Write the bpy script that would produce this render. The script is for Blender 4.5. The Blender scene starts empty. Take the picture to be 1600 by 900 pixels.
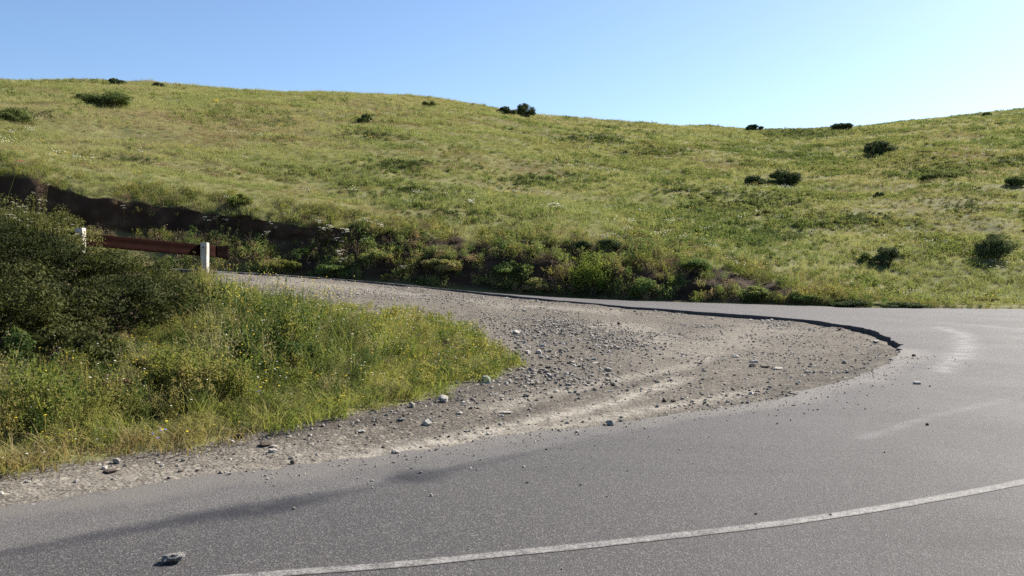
import bpy, math, random
import numpy as np
from mathutils import Vector, Matrix, noise as mnoise

random.seed(7)
RNG = np.random.default_rng(11)
S = bpy.context.scene
COL = S.collection
R = math.radians

# ------------------------------------------------------------------ camera, sky, sun, exposure
F = 1400.0            # focal length in photo pixels (1600 wide)
CH = 1.7              # eye height above the near road
HY = 400.0            # photo row of the horizon
cam = bpy.data.cameras.new('camera')
cam.sensor_width = 36.0
cam.lens = F / 1600 * 36.0
cam.shift_y = -(450 - HY) / 1600
cam.clip_start = 0.05
cam.clip_end = 6000
camo = bpy.data.objects.new('camera', cam)
COL.objects.link(camo)
camo.location = (0, 0, CH)
camo.rotation_euler = (R(90), 0, 0)
S.camera = camo

SUN_EL, SUN_AZ = 36.0, 38.0     # azimuth: degrees from +X (right) towards +Y (ahead)
w = bpy.data.worlds.new('World')
S.world = w
w.use_nodes = True
nt = w.node_tree
bg = nt.nodes['Background']
sky = nt.nodes.new('ShaderNodeTexSky')
sky.sky_type = 'NISHITA'
sky.sun_disc = False
sky.sun_elevation = R(SUN_EL)
sky.sun_rotation = R(90 - SUN_AZ)
sky.altitude = 1200
sky.air_density = 1.0
sky.dust_density = 1.8
sky.ozone_density = 4.2
nt.links.new(sky.outputs[0], bg.inputs[0])
bg.inputs[1].default_value = 0.067
sun = bpy.data.lights.new('sun', 'SUN')
sun.energy = 5.0
sun.angle = R(0.5)
sun.color = (1.0, 0.94, 0.84)
suno = bpy.data.objects.new('sun', sun)
COL.objects.link(suno)
sd = Vector((math.cos(R(SUN_EL)) * math.cos(R(SUN_AZ)), math.cos(R(SUN_EL)) * math.sin(R(SUN_AZ)), math.sin(R(SUN_EL))))
suno.rotation_euler = sd.to_track_quat('Z', 'Y').to_euler()
suno.location = sd * 50
S.view_settings.view_transform = 'Standard'
S.view_settings.look = 'None'
S.view_settings.gamma = 1
S.view_settings.exposure = 1.42
S.view_settings.use_curve_mapping = False
try:
    S.cycles.use_denoising = False
    S.cycles.max_bounces = 6
    S.cycles.transparent_max_bounces = 6
    S.cycles.sample_clamp_indirect = 4
except Exception:
    pass

# ------------------------------------------------------------------ helpers
def tag(o, label=None, cat=None, group=None, kind=None):
    if label: o['label'] = label
    if cat: o['category'] = cat
    if group: o['group'] = group
    if kind: o['kind'] = kind
    return o

def empty(name, loc=(0, 0, 0), rz=0):
    o = bpy.data.objects.new(name, None)
    COL.objects.link(o)
    o.location = loc
    o.rotation_euler = (0, 0, rz)
    return o

def np_mesh(name, verts, faces, attrs=None, smooth=False, mat=None):
    """verts (n,3); faces (m,k) int array with constant k"""
    verts = np.asarray(verts, np.float32)
    me = bpy.data.meshes.new(name)
    me.vertices.add(len(verts))
    me.vertices.foreach_set('co', verts.ravel())
    if faces is not None and len(faces):
        faces = np.asarray(faces, np.int32)
        k = faces.shape[1]
        me.loops.add(faces.size)
        me.loops.foreach_set('vertex_index', faces.ravel())
        me.polygons.add(len(faces))
        me.polygons.foreach_set('loop_start', np.arange(0, faces.size, k, dtype=np.int32))
        me.polygons.foreach_set('loop_total', np.full(len(faces), k, np.int32))
    me.update(calc_edges=True)
    me.validate()
    if smooth and faces is not None:
        me.polygons.foreach_set('use_smooth', np.ones(len(me.polygons), bool))
    for an, (typ, data) in (attrs or {}).items():
        a = me.attributes.new(an, typ, 'POINT')
        a.data.foreach_set('vector' if typ == 'FLOAT_VECTOR' else 'value', np.asarray(data).ravel())
    if mat: me.materials.append(mat)
    return me

def mesh_obj(name, me, parent=None, col=COL):
    o = bpy.data.objects.new(name, me)
    if col: col.objects.link(o)
    if parent: o.parent = parent
    return o

def _hash(ix, iy, seed):
    n = (ix.astype(np.int64) * 374761393 + iy.astype(np.int64) * 668265263 + seed * 1442695041) & 0x7fffffff
    n = ((n ^ (n >> 13)) * 1274126177) & 0x7fffffff
    n = n ^ (n >> 16)
    return (n & 0xffff) / 65535.0

def vnoise(x, y, seed=0):
    x = np.asarray(x, float); y = np.asarray(y, float)
    ix = np.floor(x); iy = np.floor(y)
    fx = x - ix; fy = y - iy
    fx = fx * fx * (3 - 2 * fx); fy = fy * fy * (3 - 2 * fy)
    a = _hash(ix, iy, seed); b = _hash(ix + 1, iy, seed); c = _hash(ix, iy + 1, seed); d = _hash(ix + 1, iy + 1, seed)
    return (a * (1 - fx) + b * fx) * (1 - fy) + (c * (1 - fx) + d * fx) * fy

def fbm(x, y, seed=0, oct=4):
    s = 0; amp = .5; t = 0
    for k in range(oct):
        s = s + amp * vnoise(x * 2 ** k, y * 2 ** k, seed + k * 17); t += amp; amp *= .5
    return s / t          # 0..1

def sstep(a, b, v):
    t = np.clip((v - a) / (b - a), 0, 1)
    return t * t * (3 - 2 * t)

def polydist(px, py, line):
    """distance to a polyline and the running fraction along it"""
    px = np.asarray(px, float); py = np.asarray(py, float)
    best = np.full(px.shape, 1e9); fr = np.zeros(px.shape)
    L = np.asarray(line, float)
    n = len(L) - 1
    for i in range(n):
        ax, ay = L[i]; bx, by = L[i + 1]
        dx, dy = bx - ax, by - ay
        t = np.clip(((px - ax) * dx + (py - ay) * dy) / (dx * dx + dy * dy + 1e-12), 0, 1)
        d = np.hypot(px - ax - t * dx, py - ay - t * dy)
        m = d < best
        best = np.where(m, d, best); fr = np.where(m, (i + t) / n, fr)
    return best, fr

def inpoly(px, py, poly):
    inside = np.zeros(px.shape, bool)
    n = len(poly)
    for i in range(n):
        x1, y1 = poly[i]; x2, y2 = poly[(i + 1) % n]
        c = ((y1 > py) != (y2 > py)) & (px < (x2 - x1) * (py - y1) / (y2 - y1 + 1e-12) + x1)
        inside ^= c
    return inside

def pchip(xk, yk, x):
    xk = np.asarray(xk, float); yk = np.asarray(yk, float)
    h = np.diff(xk); d = np.diff(yk) / h
    m = np.zeros(len(xk)); m[0] = d[0]; m[-1] = d[-1]
    for i in range(1, len(xk) - 1):
        if d[i - 1] * d[i] > 0:
            w1 = 2 * h[i] + h[i - 1]; w2 = h[i] + 2 * h[i - 1]
            m[i] = (w1 + w2) / (w1 / d[i - 1] + w2 / d[i])
    i = np.clip(np.searchsorted(xk, x) - 1, 0, len(xk) - 2)
    t = (x - xk[i]) / h[i]
    return ((2 * t**3 - 3 * t**2 + 1) * yk[i] + (t**3 - 2 * t**2 + t) * h[i] * m[i]
            + (-2 * t**3 + 3 * t**2) * yk[i + 1] + (t**3 - t**2) * h[i] * m[i + 1])

# ------------------------------------------------------------------ terrain: depth profiles per bearing
def gy(y, z):                      # depth of a point at height z seen on photo row y
    return (CH - z) * F / (y - HY)

XS = [-4000, -1500, -400, 0, 130, 322, 500, 650, 740, 810, 900, 1000, 1100, 1200, 1300, 1400, 1500, 1600, 2200, 3600, 6000]
zin = dict(zip(XS, [3.6, 2.9, 2.1, 1.66, 1.5, 1.28, 1.04, .78, .6, .48, .35, .22, .15, .08, .03, 0, 0, 0, 0, 0, 0]))
KN = {}
def col(x, k1, k2, k3, k4, k5, k6, k8, k9, ys, yr):
    z1 = -.012
    z5 = zin[x] - float(np.interp(x, [400, 900, 1150, 1300], [.055, .075, .10, .11]))
    if k2 is None:                 # plain gravel between the two road edges
        a, b = k1, k5
        k2 = (a + .15 * (b - a), z1 + .15 * (z5 - z1)); k3 = (a + .4 * (b - a), z1 + .4 * (z5 - z1) + .02); k4 = (a + .7 * (b - a), z1 + .7 * (z5 - z1) + .03)
    k9 = (k9[0], k9[1] - .1)
    zr = CH + (HY - ys - 4) / F * yr
    Y9, Z9 = k9
    hill = []
    for t, q in ((.12, .13), (.3, .335), (.55, .61), (.8, .86)):
        hill.append((Y9 + t * (yr - Y9), Z9 + q * (zr - Z9)))
    KN[x] = [(1.5, -.08), (k1, z1), k2, k3, k4, (k5, z5), (k6[0], k6[1] - .10), (k6[0] + .35, k6[1] - .03), k8, k9] + hill + \
            [(yr, zr), (yr * 1.12, zr - .3), (yr * 1.5, zr - 6), (yr * 5, zr - 25)]
col(-4000, 2.6, (2.9, .05), (5, .7), (7.5, 2), 10.5, (17, 3.4), (19, 6), (19.6, 8), 100, 70)
col(-1500, 3.7, (4.2, .05), (8, .75), (12, 1.8), 16.7, (24, 2.7), (26.6, 5), (27.3, 6.5), 112, 75)
col(-400, 5.1, (5.8, .05), (10.5, .72), (16.5, 1.6), 20.8, (27, 1.9), (29.8, 3.6), (29.9, 5.2), 122, 80)
col(0, gy(800, 0), (6.75, .05), (12.5, .62), (19, 1.4), 22.3, (28.5, 1.55), (30.9, 3.1), (31.0, 4.67), 130, 85)
col(130, gy(775, 0), (7.1, .05), (13, .6), (20.5, 1.25), 23.6, (29.7, 1.45), (31.9, 2.6), (32.0, 4.02), 131, 87)
col(322, gy(745, 0), (7.82, .08), (14.5, .5), (23.6, 1.0), 26.0, (31.5, 1.2), (33.2, 2.5), (33.3, 3.46), 139, 92)
col(500, gy(722, 0), (8.7, .1), (14, .36), (20.8, .72), 27.2, (32.5, .86), (34, 2.2), (34.15, 2.9), 146, 97)
col(650, gy(702, 0), (9.8, .12), (14, .3), (20, .47), 27.6, (32.3, .65), (33.7, 1.8), (34.8, 2.6), 154, 102)
col(740, gy(690, 0), (10.9, .14), (13.5, .22), (16.3, .28), 27.4, (32.1, .47), (33.4, 1.55), (34.9, 2.45), 166, 106)
col(810, gy(682, 0), (12.3, .1), (17, .18), (22, .28), 27.1, (32, .32), (33.2, 1.4), (35, 2.35), 180, 110)
col(900, gy(669, 0), None, None, None, 26.6, (32, .19), (33, 1.25), (35, 2.3), 188, 115)
col(1000, gy(655, 0), None, None, None, 25.9, (30.5, .17), (31.7, .95), (34, 2.0), 196, 120)
col(1100, gy(640, 0), None, None, None, 24.7, (30, .146), (31, .7), (33, 1.5), 200, 126)
col(1200, gy(624, 0), None, None, None, 23.9, (29.5, .12), (30.3, .5), (31.8, .95), 205, 130)
col(1300, gy(602, 0), None, None, None, 22.4, (29.2, .063), (29.9, .25), (31, .5), 203, 132)
col(1400, gy(556, 0), None, None, None, 17.6, (29, .02), (29.7, .1), (30.5, .2), 192, 130)
col(1500, 16.0, None, None, None, 18, (28.8, .013), (29.5, .06), (30.3, .14), 182, 128)
col(1600, 15.5, None, None, None, 18, (28.7, 0), (29.4, .05), (30.2, .12), 177, 126)
col(2200, 13, None, None, None, 17, (26, 0), (26.7, .05), (27.5, .12), 150, 110)
col(3600, 9, None, None, None, 13, (20, 0), (20.7, .05), (21.5, .12), 130, 90)
col(6000, 5, None, None, None, 7, (10, 0), (10.6, .05), (11, .12), 130, 60)
for x in (1500, 1600, 2200, 3600, 6000):
    for k in range(1, 6): KN[x][k] = (KN[x][k][0], -.1)
KN[1400][5] = (17.6, -.1)

cols = np.concatenate([np.linspace(-4000, -200, 60)[:-1], np.linspace(-200, 1800, 501), np.linspace(1800, 6000, 60)[1:]])
karr = np.array([KN[x] for x in XS])           # (nx, nk, 2)
NK = karr.shape[1]
KC = np.zeros((len(cols), NK, 2))
for k in range(NK):
    for c in range(2): KC[:, k, c] = pchip(XS, karr[:, k, c], cols)
SUB = [6, 22, 24, 24, 24, 8, 2, 10, 12, 10, 22, 30, 24, 18, 8, 6, 4]
us = np.concatenate([k + np.arange(n) / n for k, n in enumerate(SUB)] + [[NK - 1]])
NU = len(us)
DEP = np.zeros((len(cols), NU)); ZZ = np.zeros((len(cols), NU))
for i in range(len(cols)):
    kk = np.arange(NK)
    d = np.interp(us, kk, KC[i, :, 0])
    zlin = np.interp(us, kk, KC[i, :, 1])
    zsm = pchip(KC[i, :, 0], KC[i, :, 1], d)
    ww = np.where((us > 8.7), 1.0, np.where((us > 5.0), 0.0, .6))
    DEP[i] = d; ZZ[i] = zlin * (1 - ww) + zsm * ww
PX = np.repeat(cols[:, None], NU, 1)
U = np.repeat(us[None, :], len(cols), 0)
WX = (PX - 800) / F * DEP
WY = DEP.copy()
# relief
hillm = sstep(9.0, 9.8, U)
ZZ += hillm * ((fbm(WX * .12, WY * .12, 3) - .5) * 1.1 + (fbm(WX * .55, WY * .45, 5) - .5) * .38) * (1 - .75 * sstep(13.5, 14.0, U))
bankm = sstep(6.9, 7.4, U) * (1 - sstep(9.0, 9.3, U))
off = (fbm(WX * .6, WY * 0 + U * .7, 9) - .5) * 1.2 * bankm * sstep(1480, 1250, PX)
WY += off; WX = (PX - 800) / F * WY
ZZ += bankm * (fbm(WX * 1.4, U * 1.3, 21) - .5) * .35 * sstep(1480, 1250, PX)
embm = sstep(2.0, 2.5, U) * (1 - sstep(3.6, 4.0, U)) * (PX < 830) * sstep(830, 700, PX)
ZZ += embm * (fbm(WX * .7, WY * .7, 31) - .5) * .45
grav0 = ((U > 1.05) & (U < 4.95))
ZZ += (PX < 1395) * (PX > 300) * sstep(4.55, 4.85, U) * (1 - sstep(4.97, 5.02, U)) * (sstep(.4, .8, fbm(WX * 1.6, WY * 1.6, 47)) * .045)
ZZ += grav0 * (1 - embm) * ((fbm(WX * 1.1, WY * 1.1, 41) - .5) * .06 + (fbm(WX * 4, WY * 4, 44) - .5) * .03) * sstep(1.05, 1.4, U) * (1 - sstep(4.75, 4.95, U)) * (PX < 1395)
PYI = HY + (CH - ZZ) / WY * F                  # photo row of each terrain point

def height_at(x, y):
    px = 800 + F * x / y
    i = int(np.clip(np.searchsorted(cols, px), 1, len(cols) - 1))
    t = (px - cols[i - 1]) / (cols[i] - cols[i - 1])
    return float((1 - t) * np.interp(y, WY[i - 1], ZZ[i - 1]) + t * np.interp(y, WY[i], ZZ[i]))

def at(px, py, umin=0.0, umax=99):
    """the nearest terrain point seen at a photo pixel"""
    i = int(np.argmin(abs(cols - px)))
    js = [j for j in range(NU) if umin <= us[j] <= umax]
    for a, b in zip(js[:-1], js[1:]):
        if PYI[i, a] >= py >= PYI[i, b] and PYI[i, a] != PYI[i, b]:
            t = (PYI[i, a] - py) / (PYI[i, a] - PYI[i, b])
            Y = WY[i, a] + t * (WY[i, b] - WY[i, a]); z = ZZ[i, a] + t * (ZZ[i, b] - ZZ[i, a])
            return Vector(((px - 800) / F * Y, Y, z))
    j = js[int(np.argmin(PYI[i, js]))]
    return Vector(((px - 800) / F * WY[i, j], WY[i, j], ZZ[i, j]))

def road_pt(px, py, z=0.0):
    Y = gy(py, z)
    return ((px - 800) / F * Y, Y)

# weeds grow inside this outline of the inner slope
EMB = [(-200, 800), (0, 744), (180, 720), (300, 696), (400, 673), (500, 659), (600, 641), (660, 622), (720, 606), (770, 592), (808, 579),
       (795, 562), (770, 547), (740, 526), (700, 508), (640, 495), (560, 492), (480, 478), (400, 464), (350, 452), (330, 442), (300, 405), (0, 380), (-200, 380)]
veg = np.zeros(PX.shape)
near = (U < 5.2)
jx = (fbm(WX * 1.3, WY * 1.3, 61) - .5); jy = (fbm(WX * 1.3 + 40, WY * 1.3, 63) - .5)
for k in range(9):
    a = k * 2.4; rr = 3 + 2.2 * k
    qx = PX + rr * math.cos(a) + jx * 40; qy = PYI + rr * .5 * math.sin(a) + jy * 22
    veg += inpoly(qx, qy, EMB) / 9.0
veg = np.where(near & (U > 1.6), veg, 0)
veg = np.where(near & (PX < -60), sstep(2.0, 2.2, U) * (1 - sstep(3.95, 4.1, U)), veg)
veg = np.where(U > 6.98, 1.0, veg)
thick_soil_shade = (U < 4.6) * sstep(290, 200, PX) * sstep(590, 560, PYI) * (U > 2.0)  # dark litter colour, painted in for the shade inside the thicket
soil_shade = (1 - .75 * sstep(470, 380, PX) * sstep(8.05, 7.9, U)) * sstep(6.9, 7.2, U) * (1 - sstep(8.85, 9.05, U)) * sstep(1370, 1280, PX)
soil_shade = np.maximum(soil_shade, thick_soil_shade)  # one mask: bare bank earth plus the painted thicket shade
gravel = np.where(U < 6.98, 1 - veg, 0)

# pale dust tracks across the gravel (tyre tracks that follow the bend)
TR = [([(0, 775), (150, 752), (300, 738), (450, 720), (600, 700)], .42, .35),
      ([(430, 742), (560, 716), (700, 690), (850, 655), (950, 632), (1040, 602), (1080, 585)], .16, 1.0),
      ([(560, 735), (700, 705), (800, 680), (1000, 642), (1120, 622), (1230, 600)], .14, .8),
      ([(760, 640), (850, 618), (950, 596), (1060, 575), (1150, 550)], .16, .55),
      ([(930, 512), (985, 508), (1030, 522), (1010, 545)], .5, .6),
      ([(1050, 560), (1150, 530), (1220, 505)], .8, .4), ([(720, 470), (850, 480), (1000, 492)], .9, .5),
      ([(400, 436), (550, 450), (700, 465)], 1.0, .5)]
dust = np.zeros(PX.shape)
m = (U < 5.1)
for line, wd, st in TR:
    wl = [tuple(at(a, b)[:2]) for a, b in line]
    dd, fr = polydist(WX, WY, wl)
    wob = .6 + .9 * fbm(WX * 1.5, WY * 1.5, 77)
    dust = np.maximum(dust, st * np.exp(-(dd / (wd * wob)) ** 2) * sstep(0, .12, fr + .05) * sstep(1.0, .85, fr))
dust = np.where(m, dust, 0)
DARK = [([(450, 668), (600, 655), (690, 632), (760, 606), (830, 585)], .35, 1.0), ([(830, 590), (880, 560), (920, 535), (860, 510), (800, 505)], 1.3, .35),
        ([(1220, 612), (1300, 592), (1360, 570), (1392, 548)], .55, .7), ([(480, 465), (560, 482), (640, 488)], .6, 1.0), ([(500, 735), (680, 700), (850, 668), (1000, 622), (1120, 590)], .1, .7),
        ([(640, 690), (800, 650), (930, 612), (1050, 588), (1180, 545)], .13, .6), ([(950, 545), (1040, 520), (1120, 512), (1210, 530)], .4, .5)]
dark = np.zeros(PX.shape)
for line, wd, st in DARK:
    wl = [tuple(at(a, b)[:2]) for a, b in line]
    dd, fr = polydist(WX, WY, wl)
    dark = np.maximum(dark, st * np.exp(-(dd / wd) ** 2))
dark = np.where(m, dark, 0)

V = np.stack([WX, WY, ZZ], -1)
idx = np.arange(PX.size).reshape(PX.shape)
quads = np.stack([idx[:-1, :-1], idx[1:, :-1], idx[1:, 1:], idx[:-1, 1:]], -1).reshape(-1, 4)
uq = (U[:-1, :-1] + U[1:, 1:]).ravel() / 2
gq = gravel.ravel()[quads].mean(1)
is_hill = uq > 6.98
is_gravel = ~is_hill & (gq > .5)

# ------------------------------------------------------------------ materials
def mat_new(name):
    m = bpy.data.materials.new(name)
    m.use_nodes = True
    n = m.node_tree
    n.nodes.clear()
    out = n.nodes.new('ShaderNodeOutputMaterial')
    return m, n, out

class NB:
    """tiny node-graph writer"""
    def __init__(s, n): s.n = n; s.l = n.links
    def node(s, t, **kw):
        o = s.n.nodes.new(t)
        for k, v in kw.items(): setattr(o, k, v)
        return o
    def set(s, sock, v):
        if hasattr(v, 'is_linked') or isinstance(v, bpy.types.NodeSocket): s.l.new(v, sock)
        elif isinstance(v, (tuple, list)) and len(v) == 3 and sock.type == 'RGBA': sock.default_value = (*v, 1)
        else: sock.default_value = v
    def attr(s, name, t='GEOMETRY'):
        return s.node('ShaderNodeAttribute', attribute_name=name, attribute_type=t).outputs['Fac']
    def pos(s): return s.node('ShaderNodeNewGeometry').outputs['Position']
    def noise(s, scale, detail=4, rough=.55, vec=None, out='Fac'):
        o = s.node('ShaderNodeTexNoise')
        o.inputs['Scale'].default_value = scale; o.inputs['Detail'].default_value = detail; o.inputs['Roughness'].default_value = rough
        s.l.new(vec if vec is not None else s.pos(), o.inputs['Vector'])
        return o.outputs[out]
    def voro(s, scale, feature='F1', out='Distance', vec=None):
        o = s.node('ShaderNodeTexVoronoi', feature=feature)
        o.inputs['Scale'].default_value = scale
        s.l.new(vec if vec is not None else s.pos(), o.inputs['Vector'])
        return o.outputs[out]
    def math(s, op, a, b=0.0, clamp=False):
        o = s.node('ShaderNodeMath', operation=op, use_clamp=clamp)
        s.set(o.inputs[0], a); s.set(o.inputs[1], b)
        return o.outputs[0]
    def rng(s, v, a, b, c=0.0, d=1.0):
        o = s.node('ShaderNodeMapRange', interpolation_type='SMOOTHSTEP')
        s.set(o.inputs['Value'], v)
        o.inputs['From Min'].default_value = a; o.inputs['From Max'].default_value = b
        o.inputs['To Min'].default_value = c; o.inputs['To Max'].default_value = d
        return o.outputs['Result']
    def mix(s, f, a, b, mode='MIX'):
        o = s.node('ShaderNodeMix', data_type='RGBA', blend_type=mode)
        s.set(o.inputs[0], f); s.set(o.inputs[6], a); s.set(o.inputs[7], b)
        return o.outputs[2]
    def ramp(s, f, stops):
        o = s.node('ShaderNodeValToRGB')
        e = o.color_ramp.elements
        while len(e) < len(stops): e.new(.5)
        for el, (p, c) in zip(e, stops): el.position = p; el.color = (*c, 1)
        s.set(o.inputs[0], f)
        return o.outputs[0]
    def bump(s, h, strength, dist):
        o = s.node('ShaderNodeBump')
        o.inputs['Strength'].default_value = strength; o.inputs['Distance'].default_value = dist
        s.set(o.inputs['Height'], h)
        return o.outputs[0]
    def bsdf(s, col, rough, normal=None, spec=.5, metal=0):
        o = s.node('ShaderNodeBsdfPrincipled')
        s.set(o.inputs['Base Color'], col); s.set(o.inputs['Roughness'], rough)
        o.inputs['Specular IOR Level'].default_value = spec
        s.set(o.inputs['Metallic'], metal)
        if normal is not None: s.l.new(normal, o.inputs['Normal'])
        return o.outputs[0]

def gravel_colour(b):
    big = b.noise(.9, 5); fine = b.noise(45, 4, .7); cell = b.voro(26, out='Color'); cell2 = b.voro(70, out='Color')
    base = b.ramp(big, [(.3, (0.0513, 0.04373, 0.0358)), (.52, (0.0684, 0.05897, 0.04752)), (.7, (0.08893, 0.07554, 0.05864))])
    base = b.mix(.5, base, b.ramp(fine, [(.3, (0.02463, 0.0212, 0.01729)), (.5, (0.06704, 0.05764, 0.0463)), (.72, (0.1641, 0.1425, 0.1173))]))
    sep = b.node('ShaderNodeSeparateColor'); b.l.new(cell, sep.inputs[0])
    pick = b.rng(sep.outputs[0], .82, .9)
    base = b.mix(b.math('MULTIPLY', pick, .85), base, b.ramp(sep.outputs[1], [(0, (0.05473, 0.04969, 0.04321)), (.5, (0.13, 0.1126, 0.09263)), (1, (0.3147, 0.2849, 0.2346))]))
    sep2 = b.node('ShaderNodeSeparateColor'); b.l.new(cell2, sep2.inputs[0])
    base = b.mix(b.math('MULTIPLY', b.rng(sep2.outputs[0], .45, .6), .8), base, b.ramp(sep2.outputs[1], [(0, (0.06157, 0.05499, 0.0463)), (1, (0.2257, 0.1987, 0.1604))]))
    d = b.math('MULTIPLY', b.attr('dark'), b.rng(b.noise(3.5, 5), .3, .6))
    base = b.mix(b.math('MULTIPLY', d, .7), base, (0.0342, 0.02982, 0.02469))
    s_ = b.math('MULTIPLY', b.attr('dust'), b.rng(b.noise(7, 5), .25, .62))
    base = b.mix(b.math('MULTIPLY', s_, .9), base, (0.2813, 0.2548, 0.2142))
    return base, fine, cell

m_ground, n, out = mat_new('stony ground'); b = NB(n)
gcol, fine, cell = gravel_colour(b)
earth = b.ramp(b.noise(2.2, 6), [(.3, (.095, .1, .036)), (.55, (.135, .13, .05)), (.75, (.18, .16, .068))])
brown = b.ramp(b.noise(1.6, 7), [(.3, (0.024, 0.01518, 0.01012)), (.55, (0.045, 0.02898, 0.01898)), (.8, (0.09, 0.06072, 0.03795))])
c = b.mix(b.attr('soil_shade'), b.mix(b.rng(b.attr('gravel'), 0, .02), earth, earth), brown)
c = b.mix(b.rng(b.attr('gravel'), .25, .75), c, gcol)
h = b.math('ADD', b.noise(22, 6, .7), b.math('MULTIPLY', b.voro(30), .8))
h = b.math('ADD', h, b.math('MULTIPLY', b.noise(5, 5, .6), 1.2))
n.links.new(b.bsdf(c, .95, b.bump(h, .8, .016), .1), out.inputs[0])

m_road, n, out = mat_new('worn asphalt'); b = NB(n)
pos = b.pos()
agg = b.voro(105, out='Color'); sep = b.node('ShaderNodeSeparateColor'); n.links.new(agg, sep.inputs[0])
fine = b.noise(190, 3, .7)
patch = b.noise(.55, 6, .6)
base = b.ramp(patch, [(.3, (0.04966, 0.0457, 0.04536)), (.5, (0.06208, 0.05752, 0.05712)), (.7, (0.07605, 0.07092, 0.06972))])
grit = b.ramp(sep.outputs[0], [(0, (0.01707, 0.01576, 0.01596)), (.45, (0.05432, 0.05043, 0.0504)), (.8, (0.097, 0.08983, 0.08736)), (1, (0.2794, 0.26, 0.252))])
base = b.mix(.36, base, grit)
base = b.mix(.27, base, b.ramp(fine, [(.35, (0.02328, 0.02206, 0.02184)), (.65, (0.1164, 0.1087, 0.1067))]))
# streaks along the travelled lanes
mp = b.node('ShaderNodeMapping'); n.links.new(pos, mp.inputs[0]); mp.inputs['Rotation'].default_value = (0, 0, R(-22)); mp.inputs['Scale'].default_value = (.22, 1.6, 1)
st = b.noise(1.1, 6, .6, mp.outputs[0])
base = b.mix(b.rng(st, .5, .75, 0, .35), base, (0.1009, 0.09298, 0.08988))
base = b.mix(b.rng(st, .48, .25, 0, .35), base, (0.03259, 0.03073, 0.03108))
base = b.mix(b.math('MULTIPLY', b.attr('fresh'), .6), base, b.mix(.5, (0.03298, 0.03053, 0.03045), grit))
base = b.mix(b.math('MULTIPLY', b.attr('pale'), b.rng(b.noise(4, 6), .2, .6, .45, .85)), base, b.mix(.4, (0.1164, 0.1103, 0.1025), grit))
base = b.mix(b.math('MULTIPLY', b.attr('tar'), b.rng(b.noise(5, 6), .25, .55, .6, 1.0)), base, b.mix(.12, (0.01261, 0.0133, 0.01785), grit))
dcol = b.mix(.6, (0.1319, 0.1198, 0.1067), b.ramp(b.noise(60, 4, .7), [(.3, (0.04656, 0.04255, 0.03948)), (.5, (0.1164, 0.1056, 0.09408)), (.75, (0.2483, 0.2285, 0.21))]))
base = b.mix(b.rng(b.math('ADD', b.attr('dust'), b.math('MULTIPLY', b.math('SUBTRACT', b.noise(6, 7, .7), .5), .9)), .3, .95, 0, .85), base, dcol)
base = b.mix(b.math('MULTIPLY', b.attr('scuff'), b.rng(b.noise(3, 6), .3, .6)), base, (0.1552, 0.1481, 0.147))
crk = b.voro(.55, 'DISTANCE_TO_EDGE', vec=b.node('ShaderNodeVectorMath', operation='ADD').outputs[0])
vm = crk.node.inputs['Vector'].links[0].from_node
n.links.new(pos, vm.inputs[0])
vs = b.node('ShaderNodeVectorMath', operation='SCALE'); n.links.new(b.noise(1.7, 5, out='Color'), vs.inputs[0]); vs.inputs['Scale'].default_value = .9
n.links.new(vs.outputs[0], vm.inputs[1])
ck = b.math('MULTIPLY', b.rng(crk, .012, .0, 0, .5), b.rng(b.noise(.35, 3), .52, .62))
base = b.mix(ck, base, (.035, .033, .033))
hh = b.math('ADD', b.math('MULTIPLY', b.voro(105), .7), fine)
n.links.new(b.bsdf(base, b.rng(patch, .3, .7, .72, .82), b.bump(hh, .7, .008), .2), out.inputs[0])

m_line, n, out = mat_new('worn road paint'); b = NB(n)
agg = b.voro(105, out='Color'); sep = b.node('ShaderNodeSeparateColor'); n.links.new(agg, sep.inputs[0])
wear = b.math('ADD', b.math('MULTIPLY', b.noise(9, 6, .7), .7), b.math('MULTIPLY', sep.outputs[0], .35))
edge = b.attr('edge')
wear = b.math('ADD', wear, b.math('MULTIPLY', edge, .3))
c = b.ramp(wear, [(.3, (.235, .222, .21)), (.47, (.175, .165, .155)), (.6, (.10, .093, .087)), (.74, (.055, .05, .047))])
n.links.new(b.bsdf(c, .7, b.bump(b.noise(190, 3, .7), .5, .006), .3), out.inputs[0])

def leaf_mat(name, stops, trans=.35, tint=None, scale=.09, rnd=.35, rough=.8):
    """foliage: colour drifts over the ground and from plant to plant; light passes through the blades"""
    m, n, out = mat_new(name); b = NB(n)
    oi = b.node('ShaderNodeObjectInfo')
    big = b.noise(scale, 5, .6); mid = b.noise(scale * 9, 3)
    f = b.math('ADD', b.math('MULTIPLY', big, 1.1), b.math('MULTIPLY', mid, .5))
    f = b.math('ADD', f, b.math('MULTIPLY', oi.outputs['Random'], rnd))
    f = b.rng(f, .8 + rnd * .5 - (.17 + .4 * rnd), .8 + rnd * .5 + (.17 + .4 * rnd))
    c = b.ramp(f, stops)
    if tint: c = b.mix(b.attr('tip'), c, tint)
    d = b.node('ShaderNodeBsdfPrincipled'); b.set(d.inputs['Base Color'], c); d.inputs['Roughness'].default_value = rough; d.inputs['Specular IOR Level'].default_value = .08
    t = b.node('ShaderNodeBsdfTranslucent'); b.set(t.inputs[0], b.mix(.5, c, b.mix(1.0, c, (1.25, 1.2, .6), 'MULTIPLY')))
    mx = b.node('ShaderNodeMixShader'); mx.inputs[0].default_value = trans
    n.links.new(d.outputs[0], mx.inputs[1]); n.links.new(t.outputs[0], mx.inputs[2]); n.links.new(mx.outputs[0], out.inputs[0])
    return m

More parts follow.
